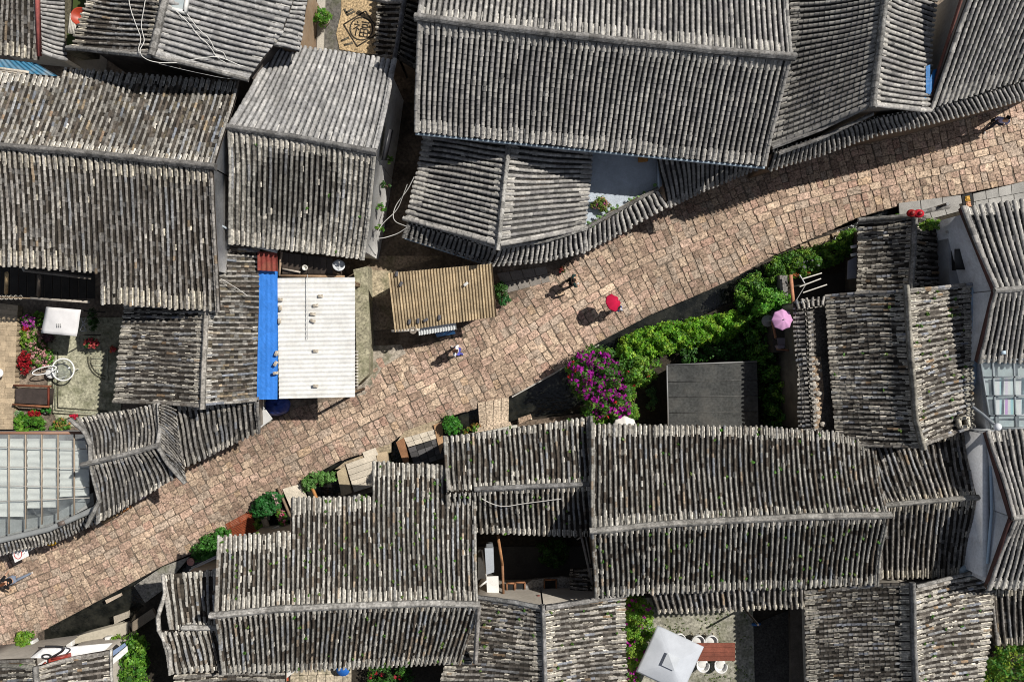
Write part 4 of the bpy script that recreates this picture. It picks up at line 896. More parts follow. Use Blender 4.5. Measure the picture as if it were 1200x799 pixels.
# brown shed
t = thing('shed', 'small shed with tan brown corrugated roof at the edge of the lane', 'shed', P(520, 348, 0))
mb = MB(); corr(mb, [P(455,320,2.9), P(577,309,2.9), P(582,371,2.4), P(463,389,2.4)], 34, .05, (.37,.29,.185), cj=.2); mb.build('roof_sheet', 'rust', t)
mb = MB(); mb.prism([P(x, y, 2.2)[:2] for x, y in ((463,326),(570,317),(573,364),(470,378))], 0, 2.25, (.16,.11,.08)); mb.build('wall', 'wood', t)
mb = MB(); mb.beam(P(459,388,2.36), P(492,386,2.36), .12, .1, (.45,.42,.38)); mb.build('gutter', 'metal', t)
t = thing('awning', 'small white corrugated awning under the brown shed eave', 'awning', P(512, 384, 0))
mb = MB(); corr(mb, [P(490,381,2.2), P(534,374,2.2), P(535,386,1.9), P(491,393,1.9)], 14, .025, (.62,.64,.64)); mb.build('sheet', 'metal', t)
for x, y in ((493,391), (533,385)):
    mb = MB(); p = P(x, y, 1.85); mb.box((p[0], p[1], .93), (.06, .06, 1.85), 0, (.2,.2,.2)); mb.build('post', 'metal', t)
mb = MB(); mb.panel([P(510,391,1.2), P(532,387,1.2), P(534,391,.9), P(512,395,.9)], .03, (.02,.16,.42)); tag(mb.build('blue_cloth', 'tarp', base=P(522,391,1)), 'blue cloth hanging below the small white awning', 'cloth')
t = thing('tyre', 'old tyre lying by the corner of the brown shed', 'tyre', P(484, 387, 2.35)); c = P(484, 387, 2.35); mb = MB(); a = np.linspace(0, 2 * math.pi, 21); mb.tube(np.c_[c[0] + .13 * np.cos(a), c[1] + .13 * np.sin(a), np.full(21, c[2] + .05)], .055, (.22,.19,.16), 8); mb.build('rubber', 'rust', t)
sb = None
for x, y, z, r, lb in ((465,321,2.92,80,'grey stone at the top left corner of the brown shed roof'), (470,333,2.8,60,'blue grey stone on the left side of the brown shed roof'), (480,377,2.5,80,'dark stone left of three on the brown shed roof edge'), (490,376,2.5,90,'dark stone middle of three on the brown shed roof edge'), (499,375,2.5,30,'crooked dark stone right of three on the shed roof edge'), (515,372,2.52,85,'dark stone alone further right on the shed roof edge'), (546,333,2.8,40,'small white stone on the right side of the shed roof')):
    p = P(x, y, z) + np.array((0, 0, .06)); cl = (.6,.6,.58) if 'white' in lb else (.09,.09,.10)
    if sb is None or 'white' in lb:
        mb = MB(); mb.box(p, (.24, .13, .10), 0, cl); o = mb.build('stone', 'slabs', base=p, bevel=.03); o.rotation_euler = (0, 0, math.radians(r)); tag(o, lb, 'stone', 'stones weighting the brown shed roof'); sb = sb or o
    else: dup(sb, p, math.radians(r), lb)
# low mossy wall beside the shed
mb = MB(); mb.prism([P(x, y, 1.3)[:2] for x, y in ((414,316),(431,312),(433,400),(432,438),(418,452),(416,330))], 0, 1.3, (.30,.28,.20)); tag(mb.build('low_wall', 'moss_stone', base=P(424,380,0)), 'low broad mossy wall between the white shed and the alley', 'wall')
for k, (x, y, w) in enumerate(((419.5,416,.10), )):
    mb = MB()
    for j in range(12): mb.box(P(418, 412 + j * 3.6, 1.5), (.16, .07, .06), 0, jit((.45,.42,.38), .2))
    tag(mb.build('drain_grille', 'metal', base=P(418,432,1.5)), 'slatted grille along the right edge of the white roof', 'grille')
def stoop(label, quads, z, col, mtl='slabs', name='stoop', th=.25, cj=.1):
    mb = MB()
    for q in quads:
        c = jit(col, cj); mb.pprism(q, z - th, z + random.uniform(-.015, .02), c)
    c = np.mean([p for q in quads for p in q], 0); return tag(mb.build(name, mtl, base=P(c[0], c[1], z - th), bevel=.012), label, 'stoop')
def grid(q, n, m, g=.03):
    o = []; q = [np.array(p, float) for p in q]
    for j in range(m):
        for i in range(n):
            a, b, c, d = i / n + g / n, (i + 1) / n - g / n, j / m + g / m, (j + 1) / m - g / m
            f = lambda s_, t_: tuple((q[0] * (1 - s_) + q[1] * s_) * (1 - t_) + (q[3] * (1 - s_) + q[2] * s_) * t_); o.append([f(a, c), f(b, c), f(b, d), f(a, d)])
    return o
# ------------------------------------------------------------------ roof terrace of the porch house
mb = MB(); mb.pprism([(690,176),(776,188),(776,218),(686,264)], 2.5, 2.75, (.40,.45,.51)); mb.build('terrace_floor', 'slabs', PORCH)  # floor tinted blue so its colour carries the terrace shade
mb = MB(); mb.beam(P(686,266,2.95) - [0,0,.35], P(771,221,2.95) - [0,0,.35], .14, .9, (.33,.31,.28)); mb.build('parapet', 'plaster', PORCH)
mb = MB(); mb.beam(P(693,178,3.0), P(685,264,3.0), .08, .3, (.30,.34,.38)); mb.beam(P(771,186,3.0), P(771,222,3.0), .08, .3, (.3,.36,.42)); mb.build('terrace_edge', 'metal', PORCH)
plant('potted_plant', 'bushy flowering plant in a pot on the shaded roof terrace', 'potted plant', ell(704,240,11,9), 2.75, 3.5, 26, 26, .14, .09, [(.10,.24,.03),(.16,.24,.04),(.2,.2,.05)], [([(.40,.05,.25)], 6, .07, None)], pot=((.3,.16,.09), .26, .35), ground=2.75)
plant('climbing_plant', 'pale green climber trailing along the terrace parapet', 'climbing plant', [(686,262),(702,252),(728,238),(752,226),(770,214),(774,222),(750,234),(728,247),(704,260),(690,270)], 2.95, 3.25, 26, 18, .09, .09, [(.22,.42,.12),(.30,.48,.18),(.18,.36,.08)], stem=True)
mb = MB(); p = P(753,186,2.85); mb.box(p, (.4,.3,.2), .1, (.42,.2,.05)); mb.box(p + [0,0,.12], (.44,.34,.05), .1, (.38,.18,.05)); tag(mb.build('crate', 'wood', base=p, bevel=.01), 'orange brown crate under the hall gutter on the terrace', 'crate')
# ------------------------------------------------------------------ top left yards
mb = MB(); mb.panel([P(86,-10,4.9),P(101,-10,4.9),P(99,12,4.9),P(92,15,4.85),P(85,14,4.9)], .02, (.05,.075,.018)); tag(mb.build('shade_net', 'cloth', base=P(92,3,4.9)), 'dark green netting above the red basin in the top yard', 'netting')
mb = MB(); mb.panel([P(79,39,4.8),P(94,45,4.75),P(91,52,4.8),P(78,56,4.8)], .02, (.05,.08,.018)); tag(mb.build('shade_net', 'cloth', base=P(86,47,4.8)), 'dark green netting below the red basin in the top yard', 'netting')
mb = MB()
for k in range(5): mb.beam(P(83 + k * 1.9, 16, 4.7), P(80 + k * 1.8, 40, 4.65), .06, .04, jit((.55,.53,.47), .15))
tag(mb.build('slat_rack', 'wood', base=P(85,28,4.6)), 'rack of pale slats left of the red basin', 'rack')
mb = MB(); c = P(97,22,6.0); mb.lathe(c, [(.16, 0), (.24, .02), (.35, .26), (.38, .27), (.37, .29), (.33, .27), (.22, .05), (.01, .04)], (.36,.045,.018), 26); tag(mb.build('basin', 'metal', base=c, smooth=True), 'orange red plastic basin in the narrow top left yard', 'basin')
mb = MB(); mb.pprism([(76,-20),(104,-20),(100,58),(76,60)], 3.2, 4.5, (.10,.09,.06)); tag(mb.build('yard_platform', 'dirt', base=P(90,20,3.2)), 'dirty flat platform under the green netting', 'platform')
mb = MB(); corr(mb, [P(-30,66,4.9),P(42,74,4.9),P(69,90,4.8),P(-30,80,4.8)], 12, .018, (.04,.17,.29)); tag(mb.build('metal_sheet', 'sheet', base=P(20,78,4.9)), 'blue metal sheet wedged under the top left corner roof', 'sheet')
mb = MB()
for k in range(4): mb.beam(P(-10, 79 + k * 2.2, 5.75 - k * .03), P(34 - k * 5, 85 + k * 1.6, 5.75 - k * .03), .10, .05, jit((.56,.50,.42), .15))
tag(mb.build('plank_pile', 'wood', base=P(15,84,5.8)), 'pile of cream planks beside the blue metal sheet', 'planks')
t = thing('roof_light', 'white framed roof light on the smooth grey roof by the cables', 'roof light', P(208,5,7.95))
mb = MB(); c = P(208,5,7.95); 
for a, b in (((197,-4),(220,-2)),((220,-2),(217,15)),((217,15),(195,10)),((195,10),(197,-4))): mb.beam(P(*a,7.9), P(*b,7.9), .12, .24, (.62,.62,.60))
mb.build('frame', 'metal', t); mb = MB(); mb.panel([P(198,-3,7.95),P(219,-1,7.95),P(216,14,7.95),P(196,9,7.95)], .03, (.36,.42,.44)); mb.build('pane', 'sheet', t)
def cable(pts, label, r=.016, col=(.62,.61,.58), name='cable'):
    w = np.array([P(*p) for p in pts]); d = np.r_[0, np.cumsum(np.linalg.norm(np.diff(w, axis=0), axis=1))]; u = np.linspace(0, d[-1], len(pts) * 8)
    q = np.stack([np.interp(u, d, w[:, i]) for i in range(3)], -1); k = np.ones(7) / 7; qp = np.r_[np.repeat(q[:1], 3, 0), q, np.repeat(q[-1:], 3, 0)]; q = np.stack([np.convolve(qp[:, i], k, 'valid') for i in range(3)], -1)
    mb = MB(); mb.tube(q, r, col, 5); return tag(mb.build(name, 'metal', base=w[0]), label, 'cable')
cable([(150,-10,7.55),(152,8,7.65),(158,26,7.65),(166,46,7.85),(161,60,8.15),(170,70,8.35),(185,74,8.20),(210,74,7.75),(230,69,7.65),(255,66,7.35),(275,74,6.95),(290,82,6.75)], 'white cable looping from the dark slope across the grey roof edge')
cable([(172,-10,7.95),(168,14,7.95),(165,30,7.85),(170,50,8.15),(163,58,8.15),(166,66,8.35)], 'short white cable down the dark slope beside the ridge')
cable([(205,12,8.05),(222,28,7.85),(232,42,7.65),(246,54,7.45),(254,68,7.25),(272,78,6.85),(289,81,6.75)], 'white cable from the roof light across the grey roof, lower')
cable([(218,15,7.95),(232,34,7.75),(246,46,7.55),(252,60,7.35),(262,60,7.25),(266,72,7.05),(292,80,6.75)], 'white cable from the roof light across the grey roof, upper')
cable([(183,74,8.05),(215,82,7.45),(262,92,6.95),(293,94,6.75)], 'thin dark cable sagging below the grey roof edge', .010, (.3,.3,.3))
cable([(486,206,3.8),(478,222,3.5),(464,240,3.2),(460,252,3.2),(462,260,3.3),(478,266,3.4)], 'grey cable loop hanging off the porch eave into the alley', .022, (.45,.44,.42))
cable([(478,266,3.4),(466,274,3.2),(450,279,3.4),(438,280,3.9)], 'grey cable crossing the alley to the white gable', .022, (.42,.41,.39))
cable([(478,214,3.7),(466,246,3.2),(448,262,3.4),(440,276,3.8)], 'slack cable between the porch roof and the stained house', .018, (.4,.39,.37))
cable([(563,583,5.4),(575,590,5.3),(590,594,5.3),(612,590,5.3),(660,584,5.4)], 'pale cable lying over the shaded court slope', .02, (.5,.48,.45))
cable([(258,326,4.9),(278,338,4.5),(292,348,4.3)], 'thin pale cable over the cross roof by the blue sheet', .016, (.5,.48,.45))
# mosaic court, ledge and pots
mb = MB(); mb.pprism([(350,-40),(372,-40),(371,66),(350,60)], 2.2, 2.5, (.17,.12,.085)); tag(mb.build('ledge', 'slabs', base=P(362,20,2.4)), 'brown earth ledge along the left side of the mosaic court', 'ledge')
mb = MB(); mb.pprism([(372,-40),(382,-40),(379,66),(371,66)], 2.2, 2.56, (.40,.37,.32)); tag(mb.build('kerb', 'slabs', base=P(376,20,2.4)), 'pale stone kerb beside the mosaic court', 'kerb')
mb = MB(); mb.pprism([(380,-40),(450,-40),(446,76),(378,66)], 2.2, 2.44, (.12,.112,.10)); struct(mb.build('courtyard', 'moss_stone', base=P(410,10,2.4)))
mz = 2.48; mc = (423.5,34); t = thing('pebble_mosaic', 'tan pebble mosaic with a dark lucky character in a circle', 'mosaic', P(mc[0], mc[1], mz))
mb = MB(); mb.pprism([(400,-30),(452,-30),(447,20),(441,64),(420,62),(398,58),(394,40),(400,15)], mz - .06, mz, (.42,.31,.18)); mb.build('pebbles', 'gravel', t)
def strokes(mb, segs, cen, ux, uy, sc, z, w, col, h=.02):
    f = lambda p: P(cen[0] + (p[0] * ux[0] + p[1] * uy[0]) * sc, cen[1] + (p[0] * ux[1] + p[1] * uy[1]) * sc, z)
    for a, b in segs: mb.beam(f(a), f(b), w, h, col)
ux, uy = (.985,.17), (.17,-.985)
mb = MB(); dk = (.05,.042,.032)
ring = lambda r, n=28: [((r * math.cos(a), r * math.sin(a)), (r * math.cos(a + 2 * math.pi / n), r * math.sin(a + 2 * math.pi / n))) for a in np.arange(n) * 2 * math.pi / n]
strokes(mb, ring(1.0), mc, ux, uy, 13.2, mz + .012, .055, dk)
strokes(mb, [((-1.62,.1),(.1,1.62)),((.1,1.62),(1.62,-.05)),((1.62,-.05),(-.1,-1.62)),((-.1,-1.62),(-1.62,.1))], mc, ux, uy, 13.2, mz + .012, .06, dk)
mb.build('border', 'stone', t); mb = MB()
strokes(mb, [((-.62,.85),(-.5,.62)),((-.95,.42),(-.3,.42)),((-.3,.42),(-.95,-.2)),((-.58,.1),(-.58,-.95)),((-.5,.02),(-.25,-.2)),((-.1,.85),(.85,.85)),((.05,.58),(.7,.58)),((.7,.58),(.7,.22)),((.7,.22),(.05,.22)),((.05,.22),(.05,.58)),((-.1,0),(.85,0)),((.85,0),(.85,-.9)),((.85,-.9),(-.1,-.9)),((-.1,-.9),(-.1,0)),((.375,0),(.375,-.9)),((-.1,-.45),(.85,-.45))], mc, ux, uy, 9.6, mz + .014, .05, dk)
mb.build('character', 'stone', t); mb = MB()
strokes(mb, [((-1.5,1.1),(-1.0,1.5)),((-1.4,.9),(-.8,1.35)),((-1.5,-1.3),(-.9,-.9)),((-1.2,-1.6),(-.5,-1.3)),((1.0,1.5),(1.5,1.1)),((1.1,-1.2),(1.5,-.8)),((-1.7,1.4),(-1.4,1.0))], mc, ux, uy, 14, mz + .012, .09, (.09,.08,.06)); mb.build('corner_motif', 'stone', t)
plant('potted_plant', 'leafy plant in a pale pot beside the pebble mosaic', 'potted plant', ell(378,21,11,9), 3.0, 3.9, 26, 22, .16, .11, GREENS, pot=((.42,.36,.28), .28, .45), ground=2.44)
plant('potted_plant', 'small withered plant in a terracotta pot on the brown ledge', 'potted plant', ell(360,37,4,4), 2.8, 3.05, 5, 14, .08, .07, [(.16,.12,.05),(.2,.1,.05)], pot=((.42,.16,.09), .17, .3), ground=2.5)
plant('roof_weed', 'bright green weed growing at the white roof edge', 'weed', [(329,18),(334,16),(338,24),(337,36),(331,40),(328,30)], 4.6, 5.0, 22, 18, .10, .09, [(.06,.24,.02),(.1,.32,.03)], ground=4.5)
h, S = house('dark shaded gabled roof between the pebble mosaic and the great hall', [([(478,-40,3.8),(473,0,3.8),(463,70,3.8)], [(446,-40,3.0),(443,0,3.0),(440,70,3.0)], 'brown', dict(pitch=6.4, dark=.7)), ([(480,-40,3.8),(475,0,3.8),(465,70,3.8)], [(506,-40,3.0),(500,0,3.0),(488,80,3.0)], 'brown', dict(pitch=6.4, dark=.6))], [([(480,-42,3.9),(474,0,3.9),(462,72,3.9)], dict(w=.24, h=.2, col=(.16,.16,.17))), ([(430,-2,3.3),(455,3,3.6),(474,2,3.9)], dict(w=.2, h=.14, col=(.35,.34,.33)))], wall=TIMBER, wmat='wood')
# white side wall of the stained house: window and trailing weeds
mb = MB(); mb.beam(P(458,152,4.3), P(450,188,4.0), .10, .7, (.03,.03,.035)); o = mb.build('window', 'metal', H6)
for k, (x, y, r) in enumerate(((452,217,5),(447,244,5),(444,268,5),(456,187,5))):
    plant('wall_weed', ('dark weed high on the white gable beside the alley', 'bright weed at the middle of the white gable', 'yellow green weed at the foot of the white gable', 'sprawling weed near the dark window of the white gable')[k], 'weed', ell(x, y, r, r * .8), 3.2, 3.6, 7, 18, .10, .09, GREENS if k != 0 else DEEP, ground=3.0)
t = thing('wall_lamp', 'orange globe lamp on a grey bracket above the white wall', 'lamp', P(263,267,5.0))
mb = MB(); mb.ball(P(253,261,5.5), .14, (.55,.12,.025)); mb.build('globe', 'metal', t, smooth=True); mb = MB(); mb.tube([P(255,262,5.4), P(266,268,4.9)], .05, (.42,.47,.52), 8); mb.tube([P(273,262,4.8), P(268,284,4.6)], .07, (.35,.33,.31), 8); mb.build('arm', 'metal', t)
# yellow mossy debris in alley
plant('bush', 'small dark bush beside the right end of the brown shed', 'bush', ell(587,340,8,7), .2, .8, 26, 22, .16, .11, DEEP, ground=0)
plant('bush', 'bright green leafy clump at the lane edge by the brown shed', 'bush', ell(591,352,6,5), .2, .7, 16, 22, .14, .11, [(.03,.13,.03),(.05,.18,.05)], ground=0)
plant('flower_pot', 'little red flowers in a pot under the porch eave', 'potted plant', ell(658,316,4,3), .3, .6, 7, 14, .09, .08, DEEP, [([(.5,.02,.05)], 5, .08, None)], pot=((.25,.2,.16), .16, .3), ground=0)
slab_course('pavement', [(582,320),(640,312),(645,330),(592,344)], 4, 2, .06, (.22,.20,.18))
# blue tarpaulin between the top right roofs
mb = MB(); mb.panel([P(1085,78,5.8),P(1090,76,5.9),P(1090,92,5.8),P(1094,82,5.7),P(1101,80,5.6),P(1096,98,5.6),P(1090,111,5.6),P(1085,109,5.7)], .03, (.012,.13,.36)); mb.tube([P(1068,115,5.75), P(1085,115,5.6)], .03, (.05,.2,.4), 6); tag(mb.build('tarpaulin', 'tarp', base=P(1090,95,5.6)), 'blue tarpaulin squeezed into the gap between two top right roofs', 'tarpaulin')
# ------------------------------------------------------------------ left court with balcony, flower beds and mosaic
slab_course('deck', [(-30,352),(21,358),(15,503),(-30,503)], 4, 24, .45, (.40,.315,.215), th=.4, mtl='wood', gap=.006, cj=.16)
patch('courtyard', [(56,372),(150,372),(140,500),(70,500),(56,470)], .05, (.33,.32,.235), 'moss_stone')
mb = MB()
for k in range(3):
    a = [(61.5 + k * 3, 412), (61.5 + k * 3, 484 - k * 3.2), (126, 488 - k * 3.2)]
    for p, q in zip(a[:-1], a[1:]): mb.beam(P(*p,.07), P(*q,.07), .055, .03, (.085,.085,.06) if k % 2 == 0 else (.33,.34,.25))
for r in (23, 20):
    for a in np.arange(12) * math.pi / 2 / 12 + math.pi * .5 + .15: mb.beam(P(126 + r * math.cos(a), 421 - r * math.sin(a) * -1, .07), P(126 + r * math.cos(a + .13), 421 + r * math.sin(a + .13), .07), .06, .03, (.09,.09,.065))
for a, b in (((107,420),(126,420)),((107,428),(120,428)),((120,428),(120,440)),((112,433),(116,433)),((116,433),(116,440)),((126,408),(126,446)),((112,408),(112,415)),((118,406),(118,416))): mb.beam(P(*a,.07), P(*b,.07), .05, .03, (.36,.37,.28))
t = tag(mb.build('pebble_mosaic', 'stone', base=P(95,450,.06)), 'grey green pebble pattern set in the left court floor', 'mosaic')
t = thing('balcony', 'dark timber balcony in the shade under the stepped eave', 'balcony', P(60,335,3.0))
mb = MB()
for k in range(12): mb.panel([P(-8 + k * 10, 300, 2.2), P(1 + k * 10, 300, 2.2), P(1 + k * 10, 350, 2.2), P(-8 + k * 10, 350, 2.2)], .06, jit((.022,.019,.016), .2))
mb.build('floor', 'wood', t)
mb = MB(); mb.beam(P(36,349.5,2.95), P(105,354,2.95), .10, .08, (.38,.34,.29)); mb.beam(P(-10,348,2.95), P(36,349.5,2.95), .06, .06, (.2,.15,.1)); mb.build('rail', 'wood', t)
mb = MB(); mb.beam(P(28,317,4.9), P(107,326,4.9), .12, .10, (.17,.145,.12)); mb.beam(P(24,309,5.0), P(29,318,4.9), .08, .1, (.3,.28,.25)); mb.build('roof_beam', 'wood', t)
for x, y in ((8,330),(46,333)):
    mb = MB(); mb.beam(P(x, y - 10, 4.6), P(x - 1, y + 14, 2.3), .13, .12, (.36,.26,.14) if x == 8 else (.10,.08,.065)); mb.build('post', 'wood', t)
for k in range(5):
    mb = MB(); c = P(2 + k * 5.5, 348.5, 2.95); a = np.linspace(0, 2 * math.pi, 13); mb.tube(np.c_[c[0] + .09 * np.cos(a), c[1] + .09 * np.sin(a), np.full(13, c[2])], .02, (.45,.42,.36), 6); mb.build('ring', 'metal', t)
t = thing('canopy_frame', 'white fabric canopy box on dark legs in the left court', 'canopy', P(72,378,0))
mb = MB(); q = [P(54,359.5,2.5),P(95,363,2.5),P(90,394,2.4),P(48,390,2.4)]
S_, T_ = np.meshgrid(np.linspace(0, 1, 9), np.linspace(0, 1, 9), indexing='ij'); g = (q[0] * (1 - S_)[..., None] + q[1] * S_[..., None]) * (1 - T_)[..., None] + (q[3] * (1 - S_)[..., None] + q[2] * S_[..., None]) * T_[..., None]
g[..., 2] += .22 * (1 - (2 * S_ - 1) ** 2) * .6 + .03 * np.sin(S_ * 9) * np.sin(T_ * 7); i = np.arange(81).reshape(9, 9); f = np.stack([i[:-1, :-1], i[1:, :-1], i[1:, 1:], i[:-1, 1:]], -1).reshape(-1, 4)[:, ::-1]
mb.add(g.reshape(-1, 3), f, (.74,.73,.74)); o = mb.build('cover', 'cloth', t, smooth=True); s_ = o.modifiers.new('thick', 'SOLIDIFY'); s_.thickness = .02
mb = MB()
for k in range(3): mb.beam(P(66.5 + k * 2.2,379,2.64) , P(66.8 + k * 2.2,383.5,2.635), .05, .006, (.5,.5,.5))
mb.build('printed_mark', 'cloth', t)
for x, y in ((55,361),(94,364),(89,392),(50,388)):
    mb = MB(); p = P(x, y, 2.4); mb.tube([(p[0], p[1], 0), (p[0], p[1], 2.4)], .03, (.05,.05,.05), 8); mb.build('leg', 'metal', t)
mb = MB()
for a, b in (((95,372),(101,388)),((101,372),(94,387)),((95,388),(102,387)),((96,380),(102,379))): mb.beam(P(*a,1.2), P(*b,1.2), .04, .04, (.45,.45,.46))
mb.build('side_lattice', 'metal', t)
t = thing('round_glass_table', 'white hoop of a glass topped garden table in the left court', 'table', P(74,434,0)); c = P(74,433,.75); a = np.linspace(0, 2 * math.pi, 33)
mb = MB(); mb.tube(np.c_[c[0] + .53 * np.cos(a), c[1] + .53 * np.sin(a), np.full(33, .75)], .035, (.80,.80,.79), 8); mb.build('rim', 'metal', t)
mb = MB(); mb.lathe((c[0], c[1], .73), [(.50, 0), (.50, .015)], (.5,.5,.5), 28); mb.build('glass_top', 'glass', t)
for k in range(3):
    mb = MB(); an = k * 2.1; mb.tube([(c[0] + .5 * math.cos(an), c[1] + .5 * math.sin(an), .73), (c[0] + .4 * math.cos(an), c[1] + .4 * math.sin(an), .03)], .025, (.7,.7,.69), 6); mb.build('leg', 'metal', t)
t = thing('garden_chair', 'white hoop backed chair left of the glass table', 'chair', P(54,436,0))
mb = MB(); a = np.linspace(0, 2 * math.pi, 29); c0, c1, c2 = P(38,436,.9), P(66,430,.9), P(52,434,.9); mb.tube([c2 + (c1 - c0) / 2 * math.cos(x) + np.array((0.03, .17, .0)) * math.sin(x) for x in a], .03, (.78,.78,.77), 7); mb.build('hoop_back', 'metal', t)
mb = MB(); mb.lathe(P(60,437,.42), [(.02, .05), (.24, .06), (.27, .03), (.25, 0), (.02, 0)], (.74,.74,.73), 20); mb.build('seat', 'cloth', t)
for dx, dy in ((-4,-3),(4,-3),(4,3),(-4,3)):
    mb = MB(); p = P(60 + dx, 437 + dy, .42); mb.tube([(p[0], p[1], .42), (p[0], p[1], .05)], .018, (.7,.7,.7), 6); mb.build('leg', 'metal', t)
t = thing('bench_box', 'dark brown topped wooden chest with red rails in the left court', 'chest', P(38,463,0))
mb = MB(); mb.pprism([(18,455),(56,456),(55,474),(18,472)], .05, .62, (.05,.038,.034)); mb.build('lid', 'wood', t)
mb = MB(); mb.beam(P(16,451.5,.68), P(60,452.5,.68), .09, .1, (.17,.06,.03)); mb.beam(P(15,474,.68), P(58,476.5,.68), .09, .1, (.24,.10,.05)); mb.beam(P(57,453,.6), P(57,475,.6), .07, .1, (.16,.035,.02)); mb.build('rail', 'wood', t)
RED, PINK, MAG = [(.42,.012,.02),(.30,.01,.02)], [(.60,.30,.30),(.65,.38,.36)], [(.42,.03,.36),(.55,.10,.45)]
plant('flower_bed', 'pink flowered bush filling the bed along the wooden deck', 'flower bed', [(34,382),(48,390),(50,402),(60,408),(62,420),(54,432),(40,432),(36,415),(30,402)], .1, .8, 60, 20, .16, .10, GREENS, [(PINK, 80, .10, None)])
plant('flowering_shrub', 'crimson flowered shrub at the edge of the wooden deck', 'shrub', ell(29,425,8,14), .1, .9, 40, 14, .15, .09, [(.04,.07,.02),(.08,.03,.02)], [(RED, 90, .10, None)])
plant('flowering_shrub', 'magenta and pink shrub beside the white canopy box', 'shrub', ell(34,377,8,9), .1, 1.0, 34, 18, .16, .1, GREENS, [(MAG, 34, .10, None), ([(.5,.03,.02)], 10, .11, ell(31,384,4,3))])
plant('bush', 'yellow green bush between pink and crimson flowers', 'bush', ell(29,396,6,11), .1, .8, 26, 20, .15, .1, LIME)
plant('bush', 'deep green bush in front of the white canopy box', 'bush', ell(46,373,6,8), .1, .9, 24, 20, .15, .11, GREENS)
plant('bush', 'purple leaved shrub below the white canopy box', 'bush', ell(56,396,7,5), .1, .7, 18, 20, .14, .09, [(.12,.05,.08),(.2,.09,.12),(.05,.05,.03)])
plant('bush', 'dark climber on the wall right of the white canopy box', 'bush', ell(109,374,5,13), .2, 1.4, 26, 18, .15, .1, DEEP)
plant('flowering_shrub', 'red flowered shrub casting a shadow on the mosaic court', 'shrub', ell(107,402,9,5), .5, 1.1, 20, 14, .14, .10, DEEP, [([(.55,.04,.09),(.6,.15,.12)], 26, .12, None)], ground=0)
plant('flower_pot', 'orange and pink flower at the right edge of the mosaic court', 'potted plant', ell(132,409,3,3), .3, .6, 5, 10, .09, .09, GREENS, [([(.6,.12,.05),(.65,.1,.15)], 8, .13, None)], pot=((.3,.15,.1), .13, .25), ground=0)
plant('bush', 'big leaved green bush below the dark chest', 'bush', [(17,492),(26,484),(38,488),(50,490),(53,500),(46,506),(20,506)], .1, .9, 44, 20, .18, .16, GREENS)
plant('flower_pot', 'red flowers in the pots below the dark chest', 'potted plant', ell(40,484,6,4), .2, .7, 12, 14, .12, .1, GREENS, [(RED, 18, .12, None)])
plant('potted_plant', 'pale cactus like plant at the left of the pots', 'potted plant', ell(22,486,5,4), .2, .6, 10, 18, .1, .1, [(.25,.38,.2),(.15,.32,.1)], pot=((.5,.48,.44), .2, .25), ground=0)
plant('potted_plant', 'round green plant right of the dark chest pots', 'potted plant', ell(54,481,4,4), .2, .7, 12, 18, .1, .09, [(.04,.2,.03),(.06,.25,.04)], pot=((.2,.2,.2), .15, .25), ground=0)
plant('bush', 'low green and orange plants at the lower mosaic edge', 'bush', [(58,494),(80,488),(84,500),(60,506)], .1, .5, 24, 16, .14, .1, GREENS + [(.3,.18,.06)], [([(.5,.25,.08)], 6, .1, None)])
plant('flower_pot', 'small red flower clump at the corner of the gate roof', 'potted plant', ell(87,488,5,3), .3, .6, 9, 12, .1, .09, DEEP, [([(.55,.02,.06)], 14, .11, None)], ground=0)
mb = MB(); mb.lathe(P(-1,437,.9), [(.2,0),(.22,.02),(.2,.05),(.02,.06)], (.8,.8,.78), 20); mb.tube([P(-1,437,.45), P(-1,437,.9)], .03, (.5,.5,.5)); tag(mb.build('stool', 'cloth', base=P(-1,437,.45)), 'round white stool on the wooden deck', 'stool')
# ------------------------------------------------------------------ glass canopy and gutter
t = thing('glass_canopy', 'large glazed canopy with white blinds at the left street side', 'canopy', P(50,565,0)); gz = 3.6
GP = [(-60,507),(96,507),(104,520),(105,588),(88,600),(58,613),(0,628),(-60,640)]
mb = MB(); mb.panel([P(x, y, gz) for x, y in GP], .012, (.8,.8,.8)); mb.build('glazing', 'glass', t)
mb = MB()
for x in (-9, 10.5, 30, 49, 68, 87): mb.beam(P(x,507,gz + .04), P(x,628 - max(0, x) * .28,gz + .04), .045, .07, (.36,.29,.22))
mb.build('mullion', 'metal', t); mb = MB()
for y in (524,547,569,591): mb.beam(P(-60,y - 1.5,gz + .04), P(105,y + (2 if y < 590 else -8),gz + .04), .03, .05, (.36,.35,.33))
mb.beam(P(-60,507,gz + .05), P(98,507,gz + .05), .12, .1, (.26,.14,.09)); mb.build('crossbar', 'metal', t)
bl = [((-60,514),(30,605)),((32,514),(48,595)),((50,514),(68,594)),((70,516),(104,582))]
for k, ((x0, y0), (x1, y1)) in enumerate(bl):
    mb = MB(); corr(mb, [P(x0,y0,3.3), P(x0,y1,3.3), P(x1,y1 - (0 if k < 3 else 2),3.3), P(x1,y0,3.3)], 9 if k else 9, .03, (.80,.80,.77), sub=5, cj=.03); mb.build('blind', 'cloth', t)
mb = MB(); mb.prism([P(x, y, 2.9)[:2] for x, y in ((-60,600),(20,610),(60,604),(106,578),(108,592),(60,616),(0,632),(-60,645))], .0, 2.7, (.30,.31,.31)); mb.build('parapet', 'slabs', t)
mb = MB(); mb.pprism([(-60,505),(104,505),(106,600),(0,640),(-60,650)], .02, .5, (.16,.16,.165)); mb.build('floor', 'slabs', t)
t = thing('gutter', 'long grey rainwater gutter bending round the glass canopy', 'gutter', P(60,622,3.6))
